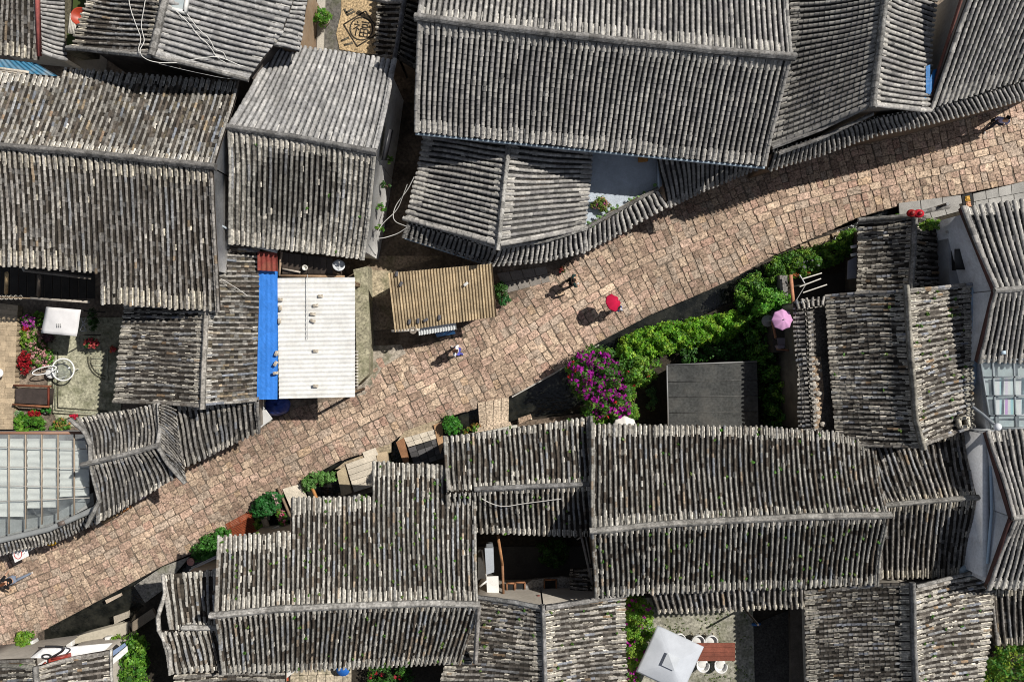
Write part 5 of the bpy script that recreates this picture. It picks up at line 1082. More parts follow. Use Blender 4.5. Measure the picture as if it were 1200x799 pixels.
mb = MB(); mb.tube([P(-60,646,3.62), P(0,633,3.62), P(58,619.5,3.62), P(100,601,3.62), P(146,579,3.62)], .13, (.24,.25,.25), 10); mb.build('pipe', 'metal', t)
mb = MB(); mb.box(P(72,613,3.75), (.3,.2,.1), .3, (.13,.10,.085)); mb.build('bracket', 'metal', t)
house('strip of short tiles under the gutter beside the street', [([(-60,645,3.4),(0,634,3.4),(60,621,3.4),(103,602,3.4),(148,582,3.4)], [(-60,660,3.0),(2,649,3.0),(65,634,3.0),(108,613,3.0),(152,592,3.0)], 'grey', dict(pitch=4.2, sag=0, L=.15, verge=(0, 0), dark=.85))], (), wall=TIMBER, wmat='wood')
t = thing('street_sign', 'white square sign with a red ring on a post at the lane edge', 'sign', P(16,661,0)); sz = 2.3
sp = [(12.5,644),(29,637),(34,651),(17.5,659)]; mb = MB(); mb.panel([P(x, y, sz + (.18 if i < 2 else 0)) for i, (x, y) in enumerate(sp)], .03, (.80,.80,.79)); mb.build('board', 'metal', t)
q = [P(x, y, sz + (.18 if i < 2 else 0)) for i, (x, y) in enumerate(sp)]; nn = nz(np.cross(q[3] - q[0], q[1] - q[0])); nn = nn * np.sign(nn[2]); fu = lambda a, b: (q[0] * (1 - a) + q[1] * a) * (1 - b) + (q[3] * (1 - a) + q[2] * a) * b + nn * .006
mb = MB(); n = 28
for k in range(n):
    a, b = k * 2 * math.pi / n, (k + 1) * 2 * math.pi / n; mb.beam(fu(.36 + .25 * math.cos(a), .5 + .36 * math.sin(a)), fu(.36 + .25 * math.cos(b), .5 + .36 * math.sin(b)), .035, .006, (.62,.03,.02))
mb.build('red_ring', 'metal', t); mb = MB()
for a, b in (((.3,.42),(.38,.5)),((.38,.5),(.34,.64)),((.38,.5),(.43,.62)),((.30,.5),(.42,.42)),((.66,.3),(.66,.38)),((.72,.3),(.72,.36)),((.66,.46),(.66,.54)),((.80,.28),(.80,.36)),((.80,.44),(.80,.56)),((.68,.64),(.68,.70)),((.80,.64),(.80,.72))): mb.beam(fu(*a), fu(*b), .022, .006, (.35,.2,.2))
mb.build('symbol', 'metal', t)
mb = MB(); p = P(24,648,sz - .1); mb.tube([(p[0] + .1, p[1] + .1, 0), (p[0] + .02, p[1] + .05, sz)], .035, (.5,.5,.5), 8); mb.build('post', 'metal', t)
mb = MB(); mb.tube([P(34,645,2.3), P(54,634,2.7)], .03, (.45,.45,.44), 8); o = mb.build('arm', 'metal', t)
t = thing('lantern', 'yellow lantern under the short tiles by the white sign', 'lantern', P(60,634,2.3)); mb = MB(); mb.ball(P(60,634,2.4), .24, (.52,.29,.012), sc=(1.15, .9, .8)); mb.build('shade', 'cloth', t, smooth=True); mb = MB(); mb.lathe(P(60,634,2.58), [(.09, 0), (.07, .05), (.03, .07)], (.12,.09,.03), 10); mb.build('cap', 'metal', t)
plant('flower_pot', 'small pink flowers under the tile strip by the yellow lantern', 'potted plant', ell(70,627,3.5,2.5), 2.2, 2.6, 5, 10, .08, .08, DEEP, [([(.5,.04,.2)], 8, .1, None)], ground=2)
mb = MB(); mb.beam(P(120,612,1.2), P(148,596,1.2), .16, .1, (.33,.22,.12)); mb.beam(P(144,598,1.4), P(152,592,1.4), .2, .14, (.45,.17,.05)); tag(mb.build('sill', 'wood', base=P(134,604,1.2)), 'wooden counter sill below the gate pavilion', 'sill')
mb = MB(); mb.beam(P(148,579,2.9), P(176,568,2.9), .16, .14, (.42,.42,.41)); tag(mb.build('lamp_tube', 'metal', base=P(160,574,2.9)), 'grey lamp tube under the gate pavilion eave', 'lamp')
mb = MB(); mb.panel([P(160,582,1.2),P(170,578,1.2),P(172,582,1.1),P(163,587,1.1)], .08, (.55,.42,.45)); tag(mb.build('goods_box', 'cloth', base=P(166,582,1.1)), 'pale pink box under the gate pavilion eave', 'box')
# ------------------------------------------------------------------ bottom left corner
slab_course('pavement', [(-10,790-18),(20,764),(44,752),(50,790)], 3, 3, .07, (.42,.34,.265)); 
plant('bush', 'bright lime and green bush at the end of the open canal', 'bush', [(21,742),(29,738),(38,742),(37,754),(41,764),(36,772),(28,776),(24,768),(20,756)], .1, 1.0, 54, 22, .18, .12, LIME + GREENS[1:3])
mb = MB()
for x, y, lb in ((39,753,'upper white stone block beside the lime green bush'),(42,764,'lower white stone block beside the lime green bush')):
    mb = MB(); mb.box(P(x, y, .25), (.3, .3, .5), .3, (.6,.6,.58)); tag(mb.build('stone_block', 'slabs', base=P(x,y,.25), bevel=.03), lb, 'stone block')
mb = MB(); mb.pprism([(56,756),(100,742),(150,729),(150,742),(128,750),(86,754)], -.3, .22, (.44,.40,.32)); tag(mb.build('kerb_wall', 'plaster', base=P(105,748,0)), 'pale stained concrete kerb along the open canal', 'wall')
for x, y, lb in ((82.5,753,'white cube block on the canal kerb near the bush'), (128,748,'white cube block on the canal kerb near the awning end')):
    mb = MB(); mb.box(P(x, y, .4), (.3,.26,.32), .1, (.72,.71,.69)); tag(mb.build('block', 'slabs', base=P(x, y, .4), bevel=.02), lb, 'block')
mb = MB(); mb.pprism([(151,731),(178,713),(183,722),(156,740)], .2, .42, (.20,.165,.125)); tag(mb.build('stone_slab', 'slabs', base=P(166,726,.3), bevel=.03), 'brown stone slab bridging the end of the canal', 'slab')
mb = MB(); mb.pprism([(133,722),(150,716),(151,723),(134,731)], .05, .25, (.36,.32,.26)); tag(mb.build('stone_slab', 'slabs', base=P(142,724,.2), bevel=.03), 'small pale stone on the canal edge by the brown slab', 'slab')
mb = MB(); mb.pprism([(123,703),(141,695),(142,698),(125,707)], -.1, .05, (.46,.38,.3)); tag(mb.build('edge_stone', 'slabs', base=P(132,701,0), bevel=.02), 'loose edge stone along the dark canal water', 'stone')
stoop('low concrete ramp between the canal and the annex roof', [[(157,686),(190,664),(222,652),(205,672),(192,690),(170,706)]], .06, (.26,.245,.22), 'moss_stone') #,(190,664),(222,652),(205,672),(192,690),(170,706)], .05, (.20,.185,.165), 'slabs', .1)
draped('awning_cloth', [(24,779),(50,759),(82,757),(132,753),(120,765),(92,773),(62,781),(40,783)], 2.7, 3.0, (.76,.76,.76), 'tarp', 'white canvas awning with black cables above the corner roofs', 'awning', amp=.02)
cable([(52,757,3.2),(68,757,3.2),(76,758,3.2),(74,762,3.2),(64,768,3.2),(56,772,3.2)], 'thick black cable looped over the white awning', .05, (.02,.02,.022))
cable([(76,758,3.2),(84,760,3.2),(78,766,3.2),(66,774,3.2)], 'thin black cable over the white awning', .02, (.03,.03,.03))
mb = MB(); a = np.linspace(0, 2 * math.pi, 17); c = P(55,769,3.25); mb.tube(np.c_[c[0] + .2 * np.cos(a), c[1] + .1 * np.sin(a), np.full(17, c[2])], .035, (.02,.02,.02), 6); tag(mb.build('cable_coil', 'metal', base=c), 'small black cable coil on the white awning', 'cable')
t = thing('metal_box', 'rusty red metal box lying on the white awning', 'box', P(68,774,3.2)); mb = MB(); mb.pprism([(57,772),(79,767),(80,773),(57,779)], 3.1, 3.4, (.32,.05,.035)); mb.build('case', 'metal', t, bevel=.02); mb = MB(); mb.beam(P(60,772,3.42), P(76,769,3.42), .08, .04, (.27,.04,.03)); mb.build('handle', 'metal', t)
mb = MB(); mb.beam(P(46,783,3.1), P(54,776,3.15), .1, .06, (.3,.06,.04)); tag(mb.build('board', 'metal', base=P(50,780,3.1)), 'red metal strip beside the rusty red box', 'strip')
mb = MB(); mb.panel([P(127,775,3.3),P(149,757,3.3),P(150,763,3.2),P(130,780,3.2)], .05, (.74,.74,.73)); mb.panel([P(128,765,3.0),P(146,753,3.0),P(148,757,3.0),P(130,770,3.0)], .04, (.20,.27,.42)); tag(mb.build('fascia', 'metal', base=P(140,766,3.2)), 'white fascia board at the right end of the corner roof', 'board')
plant('bush', 'tall bright green tree top beside the annex roof', 'tree', [(142,762),(150,750),(158,740),(166,744),(172,760),(174,785),(172,815),(136,815),(134,790)], .8, 2.6, 150, 24, .24, .14, GREENS, ground=0)
plant('bush', 'yellow green shrub at the end of the concrete kerb', 'bush', [(132,748),(142,743),(150,746),(149,756),(138,760),(133,757)], .2, 1.2, 30, 22, .16, .11, LIME, [([(.4,.12,.03)], 4, .1, None)], ground=0)
# ------------------------------------------------------------------ plants and stoops along the canal's south bank
plant('bush', 'feathery green bush between the lane and the stepped eave', 'bush', [(226,644),(236,632),(250,624),(262,618),(270,622),(264,634),(258,650),(244,658),(228,654)], -.3, 1.3, 120, 24, .20, .13, [(.06,.22,.03),(.10,.30,.05),(.04,.14,.02)], ground=-.6)
plant('flower_pot', 'pink pot with little flowers at the canal wall', 'potted plant', ell(225,657,4,3), .1, .3, 4, 8, .07, .06, GREENS, pot=((.62,.32,.28), .17, .3), ground=0)
mb = MB(); mb.beam(P(222,668,1.5), P(256,652,1.7), .07, .05, (.5,.5,.5)); mb.beam(P(224,665,1.4), P(256,650,1.6), .05, .04, (.4,.4,.4)); tag(mb.build('pipe', 'metal', base=P(238,660,1.5)), 'pair of grey pipes beside the feathery bush', 'pipe')
t = thing('slat_cover', 'rust red slatted cover across the canal beside the lane', 'slatted cover', P(284,615,0))
q = [P(264,614,.12),P(294,598,.12),P(302,622,.12),P(272,632,.12)]; mb = MB()
for k in range(13):
    a, b = k / 13, (k + .78) / 13; mb.panel([q[0] * (1 - a) + q[3] * a, q[1] * (1 - a) + q[2] * a, q[1] * (1 - b) + q[2] * b, q[0] * (1 - b) + q[3] * b], .04, jit((.22,.05,.018), .2))
mb.build('slats', 'wood', t); mb = MB()
for k in (.12, .5, .88): mb.beam((q[0] * (1 - k) + q[1] * k) - [0,0,.07], (q[3] * (1 - k) + q[2] * k) - [0,0,.07], .06, .06, (.15,.035,.015))
mb.build('joist', 'wood', t)
plant('bush', 'dark glossy bush with tiny blossoms by the rust red cover', 'bush', [(295,596),(304,583),(318,575),(330,582),(328,592),(316,600),(304,606),(296,604)], -.1, 1.2, 80, 24, .19, .15, [(.03,.15,.03),(.045,.2,.05),(.02,.1,.02)], [([(.6,.4,.4)], 12, .08, [(318,577),(330,580),(328,592),(320,590)])], ground=-.5)
plant('bush', 'lime green bush next to the rust red slats', 'bush', [(299,606),(305,604),(308,616),(304,624),(300,618)], -.1, .6, 18, 20, .14, .11, LIME, ground=-.4)
plant('flowering_shrub', 'pink flowered shrub in the planter by the pale stoop', 'shrub', [(324,594),(333,600),(337,612),(331,620),(326,608)], -.1, .7, 26, 18, .14, .1, GREENS, [([(.55,.03,.15),(.6,.3,.3)], 16, .11, None)], ground=-.4)
CRM = (.56,.50,.41)
stoop('pale stone stoop between the dark bush and the wooden planter', grid([(330,572),(352,566),(362,590),(342,600)], 1, 1), .10, CRM)
stoop('broad cream stoop of worn slabs crossing the canal', grid([(404,544),(440,531),(452,565),(414,577)], 1, 5) + grid([(424,530),(440,524),(444,533),(427,537)], 1, 1), .12, CRM)
stoop('plain sandy landing left of the broad cream stoop', grid([(394,552),(404,545),(413,578),(400,582)], 1, 1), .08, (.40,.33,.22))
stoop('plain sandy landing right of the broad cream stoop', grid([(440,530),(454,528),(457,552),(446,560)], 1, 1), .08, (.42,.33,.22))
stoop('strip of sandy earth joining the cream stoop to the lane', [[(392,550),(404,541),(428,532),(440,524),(458,519),(458,530),(440,534),(404,548)]], .03, (.36,.29,.2), 'moss_stone')
stoop('strip of sandy earth joining the black paved stoop to the lane', [[(464,519),(474,505),(508,493),(520,491),(521,499),(510,505),(474,515)]], .03, (.36,.29,.2), 'moss_stone')
stoop('strip of dark earth between the pale stoop and the lane', [[(326,584),(334,573),(354,562),(357,568),(334,577)]], .02, (.2,.16,.11), 'moss_stone')
mb = MB(); mb.pprism([(396,578),(448,562),(450,572),(398,588)], -.4, -.02, (.14,.12,.09)); tag(mb.build('step', 'slabs', base=P(420,575,-.2)), 'dark mossy step at the foot of the cream stoop', 'step')
stoop('cream slabs of the stoop with black paving', grid([(473,513),(509,503),(514,513),(478,524)], 4, 2), .12, CRM)
stoop('black and grey paving below the cream slabs', grid([(478,525),(514,513),(521,536),(486,548)], 4, 4), .08, (.07,.068,.07), cj=.6)
mb = MB(); mb.pprism([(464,518),(473,513),(479,541),(474,546)], -.1, .22, (.24,.12,.06)); tag(mb.build('plank', 'wood', base=P(472,530,.1)), 'red brown plank left of the black paving', 'plank')
mb = MB(); mb.pprism([(508,498),(518,494),(520,520),(516,532)], -.1, .16, (.36,.22,.12)); tag(mb.build('plank', 'wood', base=P(515,512,.1)), 'tan plank right of the cream slabs', 'plank')
stoop('four long stone planks bridging the canal beside the street', [[(560 + k * 9.3,472 - k * 1.6 - (k == 3) * 1),(568.6 + k * 9.3,470 - k * 1.6),(570 + k * 8.6,499 - k * 1.2),(562 + k * 8.4,500 - k * 1)] for k in range(4)], .10, (.46,.37,.28), 'stone')
stoop('row of kerb stones at the foot of the stone plank bridge', grid([(556,501),(598,494),(602,503),(557,510)], 4, 1), .12, (.46,.37,.28), 'stone')
mb = MB(); mb.pprism([(556,508),(606,498),(607,503),(556,512)], .1, .5, (.5,.49,.44)); tag(mb.build('low_wall', 'plaster', base=P(580,505,.2)), 'thin white wall edge above the middle house eave', 'wall')
plant('bush', 'round bright green bush at the corner of the middle house', 'bush', ell(529,498,9.5,9), .0, 1.3, 70, 24, .18, .12, [(.03,.16,.02),(.06,.24,.03),(.1,.3,.04)], ground=-.5)
plant('bush', 'small reddish creeper on the canal edge beside the round bush', 'creeper', [(542,504),(556,496),(566,498),(556,508),(544,510)], .0, .3, 20, 14, .12, .09, GREENS + [(.3,.12,.04),(.35,.2,.05)], ground=-.4)
plant('bush', 'deep green creeper over the eave by the cream stoop', 'creeper', [(450,554),(456,544),(464,545),(476,549),(470,556),(455,558)], 1.4, 2.2, 34, 20, .15, .11, [(.03,.16,.03),(.05,.22,.04)], ground=-.4)
plant('bush', 'pale green shrub in the planter with an orange plank', 'shrub', [(355,562),(364,556),(380,554),(393,555),(392,562),(378,567),(366,572),(358,576)], .0, .9, 60, 24, .17, .11, [(.12,.28,.06),(.18,.34,.10),(.08,.2,.04)], ground=-.5)
plant('flowering_shrub', 'little lilac flowers at the end of the orange plank', 'shrub', ell(367,588,6,4), .0, .5, 14, 16, .12, .09, GREENS, [([(.5,.2,.5)], 8, .09, None)], ground=-.4)
mb = MB(); mb.beam(P(366,571,.3), P(373,588,.3), .12, .2, (.45,.21,.07)); tag(mb.build('plank', 'wood', base=P(370,580,.3)), 'orange plank on edge in the planter', 'plank')
mb = MB(); mb.beam(P(326,571,.15), P(341,606,.15), .10, .16, (.22,.16,.11)); tag(mb.build('plank', 'wood', base=P(334,590,.15)), 'dark plank along the left side of the pale stoop', 'plank')
mb = MB(); mb.beam(P(309,606,.2), P(313,618,.2), .28, .14, (.40,.30,.2)); tag(mb.build('plank', 'wood', base=P(311,612,.2)), 'short tan plank in the shade under the dark bush', 'plank')
mb = MB(); mb.panel([P(306,625,.8),P(326,616,.8),P(330,622,.7),P(312,630,.7)], .06, (.5,.45,.38)); tag(mb.build('ledge', 'slabs', base=P(318,622,.7)), 'pale stone ledge below the pink flowered planter', 'ledge')
# canal edge rail and channel wall
mb = MB(); mb.tube([P(702,404,.05), P(680,417,.05), P(652,436,.05), P(600,465,.02)], .035, (.5,.48,.44), 6); tag(mb.build('edge_rail', 'metal', base=P(650,437,.05)), 'thin pale rail along the canal edge of the lane', 'rail')
mb = MB(); mb.prism([P(x, y, .3)[:2] for x, y in ((606,494),(690,484),(690,490),(606,500))], -1.2, .28, (.13,.10,.075)); tag(mb.build('low_wall', 'stone', base=P(648,492,0)), 'brown stone bank wall below the dark canal', 'wall')
stoop('loose brown stones heaped on the bank by the middle house', grid([(607,490),(622,485),(624,490),(608,497)], 3, 1), .4, (.34,.25,.18), 'stone')
# ------------------------------------------------------------------ garden between the canal and the bent ridge house
plant('bougainvillea', 'large magenta bougainvillea bush beside the canal', 'bush', [(664,430),(676,415),(694,406),(712,408),(724,414),(740,420),(744,440),(738,462),(744,480),(736,492),(716,496),(700,500),(684,486),(678,466),(668,452)], .4, 3.0, 330, 22, .24, .11, GREENS + DEEP, [([(.36,.008,.30),(.46,.02,.40),(.28,.01,.22)], 250, .15, [(664,430),(676,414),(694,406),(714,412),(726,424),(730,444),(736,470),(744,484),(728,492),(712,482),(700,492),(690,476),(678,460),(668,450)]), ([(.6,.03,.04)], 8, .12, None)], edge=16, ground=0)
plant('shrub', 'yellow green shrub right of the magenta bougainvillea', 'shrub', [(728,424),(746,416),(762,420),(774,424),(768,440),(756,452),(746,452),(742,470),(748,486),(738,494),(730,480),(732,450)], .3, 2.0, 170, 22, .2, .12, LIME + GREENS, [([(.55,.05,.05)], 5, .12, None)], ground=0)
plant('shrub', 'pale climber beside the white umbrella', 'shrub', ell(727,487,9,8), .4, 1.8, 40, 20, .17, .12, [(.14,.34,.06),(.2,.4,.1),(.08,.24,.04)], ground=0)
plant('hedge', 'long bright green hedge on the garden bank of the canal', 'hedge', [(722,418),(728,398),(748,388),(780,380),(812,374),(840,370),(862,364),(876,372),(874,388),(850,398),(820,404),(790,410),(756,420),(736,424)], .2, 1.5, 820, 26, .20, .12, [(.09,.27,.02),(.15,.40,.025),(.22,.46,.03),(.05,.16,.012),(.34,.50,.05)], edge=8, ground=0)
plant('shrub', 'sparse deep green shrub in the garden shade by the flat roof', 'shrub', [(796,408),(830,402),(870,396),(884,410),(874,424),(840,420),(800,424)], .2, 1.1, 120, 22, .2, .12, DEEP + GREENS[:1], ground=0)
plant('shrub', 'two small pale shrubs left of the dark flat roof', 'shrub', [(758,460),(766,454),(770,470),(764,486),(758,478)], .2, 1.0, 22, 18, .16, .1, [(.05,.14,.05),(.12,.22,.07)], ground=0)
plant('tree', 'leafy bright green tree beside the pink parasol', 'tree', [(884,352),(892,340),(906,338),(922,342),(928,356),(922,366),(906,370),(892,372),(884,366)], .6, 2.8, 150, 26, .24, .13, [(.06,.24,.02),(.12,.34,.03),(.18,.40,.05),(.04,.14,.015)], ground=0)
plant('hedge', 'flowering hedge along the canal near the small dark gable', 'hedge', [(896,312),(906,304),(928,296),(950,290),(968,286),(985,276),(1003,270),(1004,290),(990,300),(972,312),(958,318),(936,322),(916,330),(900,334)], .2, 1.5, 320, 26, .2, .12, GREENS + LIME[:2] + DEEP, [([(.30,.30,.33)], 26, .12, [(926,312),(950,300),(966,298),(968,310),(940,320)]), ([(.4,.12,.04)], 8, .11, [(922,322),(950,318),(950,324),(922,328)])], edge=8, ground=0)
plant('shrub', 'deep green foliage behind the pink parasol', 'shrub', [(876,366),(900,368),(908,386),(906,410),(924,420),(932,450),(930,500),(896,502),(890,440),(874,410)], .2, 2.0, 300, 22, .22, .12, GREENS + DEEP, ground=0)
plant('shrub', 'dark leafy shrub left of the leafy bright tree', 'shrub', [(860,336),(888,318),(902,334),(890,350),(884,368),(866,366)], .2, 1.6, 130, 22, .22, .12, GREENS + DEEP[:2], ground=0)
t = thing('flat_roof_shed', 'flat dark grey felt roof in the middle of the garden', 'shed', P(835,460,0))
mb = MB(); mb.panel([P(782,428,2.1),P(887,424,2.0),P(889,500,1.9),P(784,500,2.0)], .10, (.05,.052,.051)); mb.build('roof', 'felt', t)
mb = MB(); mb.prism([P(x, y, 1.8)[:2] for x, y in ((790,434),(880,431),(881,498),(791,498))], 0, 1.8, (.10,.09,.075)); mb.build('wall', 'plaster', t)
mb = MB(); mb.beam(P(781.5,428,2.12), P(783,500,2.02), .06, .06, (.2,.2,.2)); mb.beam(P(782,427.5,2.12), P(887,423.5,2.02), .06, .06, (.2,.2,.2)); mb.build('edge_trim', 'metal', t)
for k in (.27, .52, .77):
    mb = MB(); mb.beam(P(783,428 + 72 * k,2.1 - .1 * k) + [0,0,.004], P(888,425 + 74 * k,2.0 - .1 * k) + [0,0,.004], .05, .02, (.065,.066,.064)); mb.build('seam', 'felt', t)
umbrella('parasol', 'white garden parasol half hidden by the bent ridge house', 'parasol', P(733,503,2.4), .62, 2.4, (.74,.72,.67), pole=2.3, drop=.25)
umbrella('parasol', 'pale pink parasol in the garden beside the tile capped wall', 'parasol', P(918.5,374.5,4.6), .48, 2.5, (.62,.33,.56), pole=2.4, drop=.22)
mb = MB(); mb.pprism([(904,364),(929,364),(931,412),(906,413)], 0.02, 2.2, (.05,.042,.035)); tag(mb.build('raised_deck', 'wood', base=P(917,390,0)), 'dark raised deck below the pink parasol', 'deck')
t = thing('chair', 'grey lilac chair below the pink parasol', 'chair', P(915,403,2.2)); mb = MB(); mb.pprism([(911,396),(920,396),(920,404),(912,405)], 2.60, 2.66, (.22,.19,.22)); mb.build('seat', 'cloth', t, bevel=.02); mb = MB(); mb.pprism([(911,405),(920,404.5),(919,408),(913,409)], 2.62, 3.05, (.2,.17,.2)); mb.build('backrest', 'cloth', t, bevel=.02)
for x, y in ((912,397),(919,397),(919,404),(912,404)):
    mb = MB(); p = P(x, y, 2.6); mb.box((p[0], p[1], 2.4), (.04,.04,.4), 0, (.1,.09,.09)); mb.build('leg', 'wood', t)
mb = MB(); mb.beam(P(905,376,2.7), P(909,396,2.7), .10, .08, (.3,.14,.08)); mb.beam(P(910,409,2.7), P(931,411,2.7), .08, .08, (.26,.12,.07)); tag(mb.build('timber_rail', 'wood', base=P(908,390,2.7)), 'reddish timber rails around the pink parasol seat', 'rail')
t = thing('garden_wall', 'garden wall capped with short tiles beside the gravel ledge', 'wall', P(940,430,0))
roof_slope(t, [(943,352,4.65),(946,420,4.65),(951,507,4.65)], [(930,352,4.35),(934,420,4.35),(938,507,4.35)], 'grey', pitch=5.6, sag=0, L=.16, verge=(0, 0), name='tile_cap')
roof_slope(t, [(943,352,4.70),(946,420,4.70),(951,507,4.70)], [(949,352,4.5),(951,420,4.5),(955,507,4.5)], 'grey', pitch=5.6, sag=0, L=.16, verge=(0, 0), name='tile_cap', dark=.8)
mb = MB(); mb.prism([P(x, y, 4.2)[:2] for x, y in ((935,354),(946,354),(951,506),(941,506))], 0, 4.35, (.10,.09,.075)); mb.build('masonry', 'plaster', t)
t = thing('garden_wall', 'short wall with leaning cap tiles above the gravel ledge', 'wall', P(948,358,0))
roof_slope(t, [(934,364,4.85),(966,359,4.85)], [(930,354,4.55),(968,349,4.55)], 'grey', pitch=6, sag=0, L=.2, verge=(0, 0), name='tile_cap'); mb = MB(); mb.prism([P(x, y, 4.3)[:2] for x, y in ((934,356),(964,352),(965,358),(936,362))], 0, 4.4, (.3,.27,.23)); mb.build('masonry', 'plaster', t)
mb = MB(); mb.pprism([(948,356),(980,356),(988,512),(952,512)], 0.02, 3.9, (.085,.077,.068)); tag(mb.build('gravel_ledge', 'gravel', base=P(966,430,0)), 'narrow gravel topped ledge between the tile capped wall and the streaked gable', 'ledge')
mb = MB(); mb.pprism([(951,418),(962,418),(966,462),(960,500),(954,506)], 3.9, 3.96, (.26,.19,.13)); tag(mb.build('earth_heap', 'gravel', base=P(958,460,3.9)), 'heap of tan earth on the gravel ledge', 'earth')
rb = None
for k in range(9):
    p = P(950 + random.uniform(3, 16), 425 + k * 9, 3.98); mb = MB(); mb.ball(p, random.uniform(.09, .16), jit((.36,.33,.29), .2), 8, 6, (1.2, .9, .6)); tag(mb.build('rock', 'stone', base=p), 'loose pale rock on the narrow gravel ledge', 'rock', 'loose rocks on the gravel ledge')
t = thing('drying_rack', 'rack of three pale bars over the dark right hand yard', 'rack', P(948,328,0))
for a, b in (((940,327),(963,320)),((937,336),(962,326.5)),((941,343),(969,333.5))):
    mb = MB(); mb.tube([P(*a,2.2), P(*b,2.2)], .03, (.62,.60,.55), 8); mb.build('bar', 'metal', t)
mb = MB(); mb.tube([P(937,322,2.15), P(943,332,2.15)], .03, (.45,.46,.48), 6); mb.tube([P(933,352,2.15), P(945,332,2.15)], .02, (.3,.3,.3), 6); mb.build('cross_arm', 'metal', t)
mb = MB(); p = P(944,333,2.1); mb.tube([(p[0], p[1], 0), p], .03, (.4,.4,.4), 8); mb.build('post', 'metal', t)
mb = MB(); mb.beam(P(926.5,322,2.0), P(929.5,355,2.0), .14, .12, (.42,.20,.12)); tag(mb.build('timber_beam', 'wood', base=P(928,338,2)), 'orange brown beam between the tree and the drying rack', 'beam')
mb = MB(); mb.prism([P(x, y, 1.8)[:2] for x, y in ((916,322),(925,322),(926,356),(918,356))], 0, 1.5, (.17,.165,.16)); tag(mb.build('low_wall', 'stone', base=P(921,338,0)), 'low grey block wall left of the orange brown beam', 'wall')
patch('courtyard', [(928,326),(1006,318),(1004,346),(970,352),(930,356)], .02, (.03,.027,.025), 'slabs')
for k, (x, y) in enumerate(((1000.5,289),(1000.5,298.5))):
    mb = MB(); p = P(x, y, 2.2); mb.box(p, (.26,.13,.13), .2, (.74,.74,.73)); tag(mb.build('lamp_box', 'metal', base=p, bevel=.01), ('upper small white box at the dark gable wall', 'lower small white box at the dark gable wall')[k], 'box')
mb = MB(); mb.panel([P(994,306,2.3),P(1005,300,2.3),P(1005,326,2.2),P(993,327,2.2)], .06, (.20,.21,.26)); tag(mb.build('metal_canopy', 'metal', base=P(1000,315,2.2)), 'grey metal canopy under the small dark gable eave', 'canopy')
stoop('two flat brown stones set in the canal by the flowering hedge', grid([(937,287),(946,284),(951,293),(942,296)], 1, 1) + grid([(947,283),(973,275),(976,283),(952,293)], 1, 1) + grid([(974,274),(984,270),(986,276),(977,280)], 1, 1), -.05, (.33,.25,.17), 'stone')
# ------------------------------------------------------------------ top right of the garden: lanterns, sign board, tall house details
for k, (x, y, r) in enumerate(((1068,250,.17),(1076.5,250.5,.19))):
    t = thing('lantern', ('crimson paper lantern on the left of the pair at the pavement', 'bright red paper lantern on the right of the pair at the pavement')[k], 'lantern', P(x, y, 4.6))
    mb = MB(); c = P(x, y, 4.9); mb.ball(c, r, ((.34,.012,.015),(.55,.015,.035))[k], 16, 9, (1.25, 1, .9)); mb.build('shade', 'cloth', t); mb = MB(); mb.lathe(c + [0, 0, r * .85], [(.1, 0), (.09, .04), (.03, .07)], (.22,.015,.015), 12); mb.lathe(c - [0, 0, r * .95], [(.03, 0), (.09, .02), (.1, .06)], (.35,.2,.04), 12); mb.build('cap', 'metal', t)
t = thing('sign_board', 'dark vertical board with gold characters beside the pavement', 'sign', P(1133,237,3.4)); q = [P(1127,229,3.6),P(1139,226.5,3.6),P(1142,244,3.4),P(1130,246,3.4)]
mb = MB(); mb.panel(q, .08, (.022,.022,.022)); mb.build('board', 'wood', t); mb = MB(); fu = lambda a, b: (q[0] * (1 - a) + q[1] * a) * (1 - b) + (q[3] * (1 - a) + q[2] * a) * b + np.array((0, 0, .012))
for y0, cc in ((.12, (.55,.30,.04)), (.50, (.58,.30,.16))):
    for a, b in (((.25,.05),(.7,.05)),((.45,0),(.45,.3)),((.25,.15),(.72,.15)),((.28,.3),(.65,.3)),((.28,.15),(.28,.3)),((.65,.15),(.65,.3)),((.5,.2),(.7,.34))): mb.beam(fu(a[0], a[1] + y0), fu(b[0], b[1] + y0), .05, .02, cc)
mb.build('characters', 'metal', t)
mb = MB(); p = P(1122,262,4.0); mb.lathe(p, [(.1, -.1), (.16, 0), (.15, .12), (.05, .22)], (.42,.22,.05), 12); tag(mb.build('jar', 'metal', base=p, smooth=True), 'brass coloured jar in the corner below the sign board', 'jar')
mb = MB(); p = P(1095,244,3.0); mb.tube([p, p + [0,0,1.2]], .07, (.06,.06,.065), 8); tag(mb.build('bollard', 'metal', base=p), 'short dark post on the grey pavement by the lanterns', 'post')
plant('climbing_plant', 'yellow green creeper on the small dark gable', 'climbing plant', [(1077,264),(1088,258),(1098,258),(1104,266),(1096,268),(1086,267),(1080,272)], 4.55, 4.95, 44, 18, .12, .10, LIME + GREENS[:2], ground=4.3)
plant('climbing_plant', 'row of green plants between the pavement and the dark gable', 'climbing plant', [(1036,256),(1050,253),(1066,254),(1066,260),(1038,262)], .2, .9, 44, 18, .14, .10, GREENS, ground=0)
mb = MB(); mb.beam(P(1119,304,5.0), P(1134,304,5.0), .9, .08, (.018,.018,.018)); mb.build('window', 'metal', TALL)
t = thing('stair_tower', 'grey rendered wall block with a dark opening beside the tall house', 'wall block', P(1124,302,0))
mb = MB(); mb.prism([P(x, y, 4.3)[:2] for x, y in ((1111,272),(1150,268),(1150,336),(1113,338))], 0, 4.3, (.30,.31,.33)); mb.build('block', 'plaster', t)
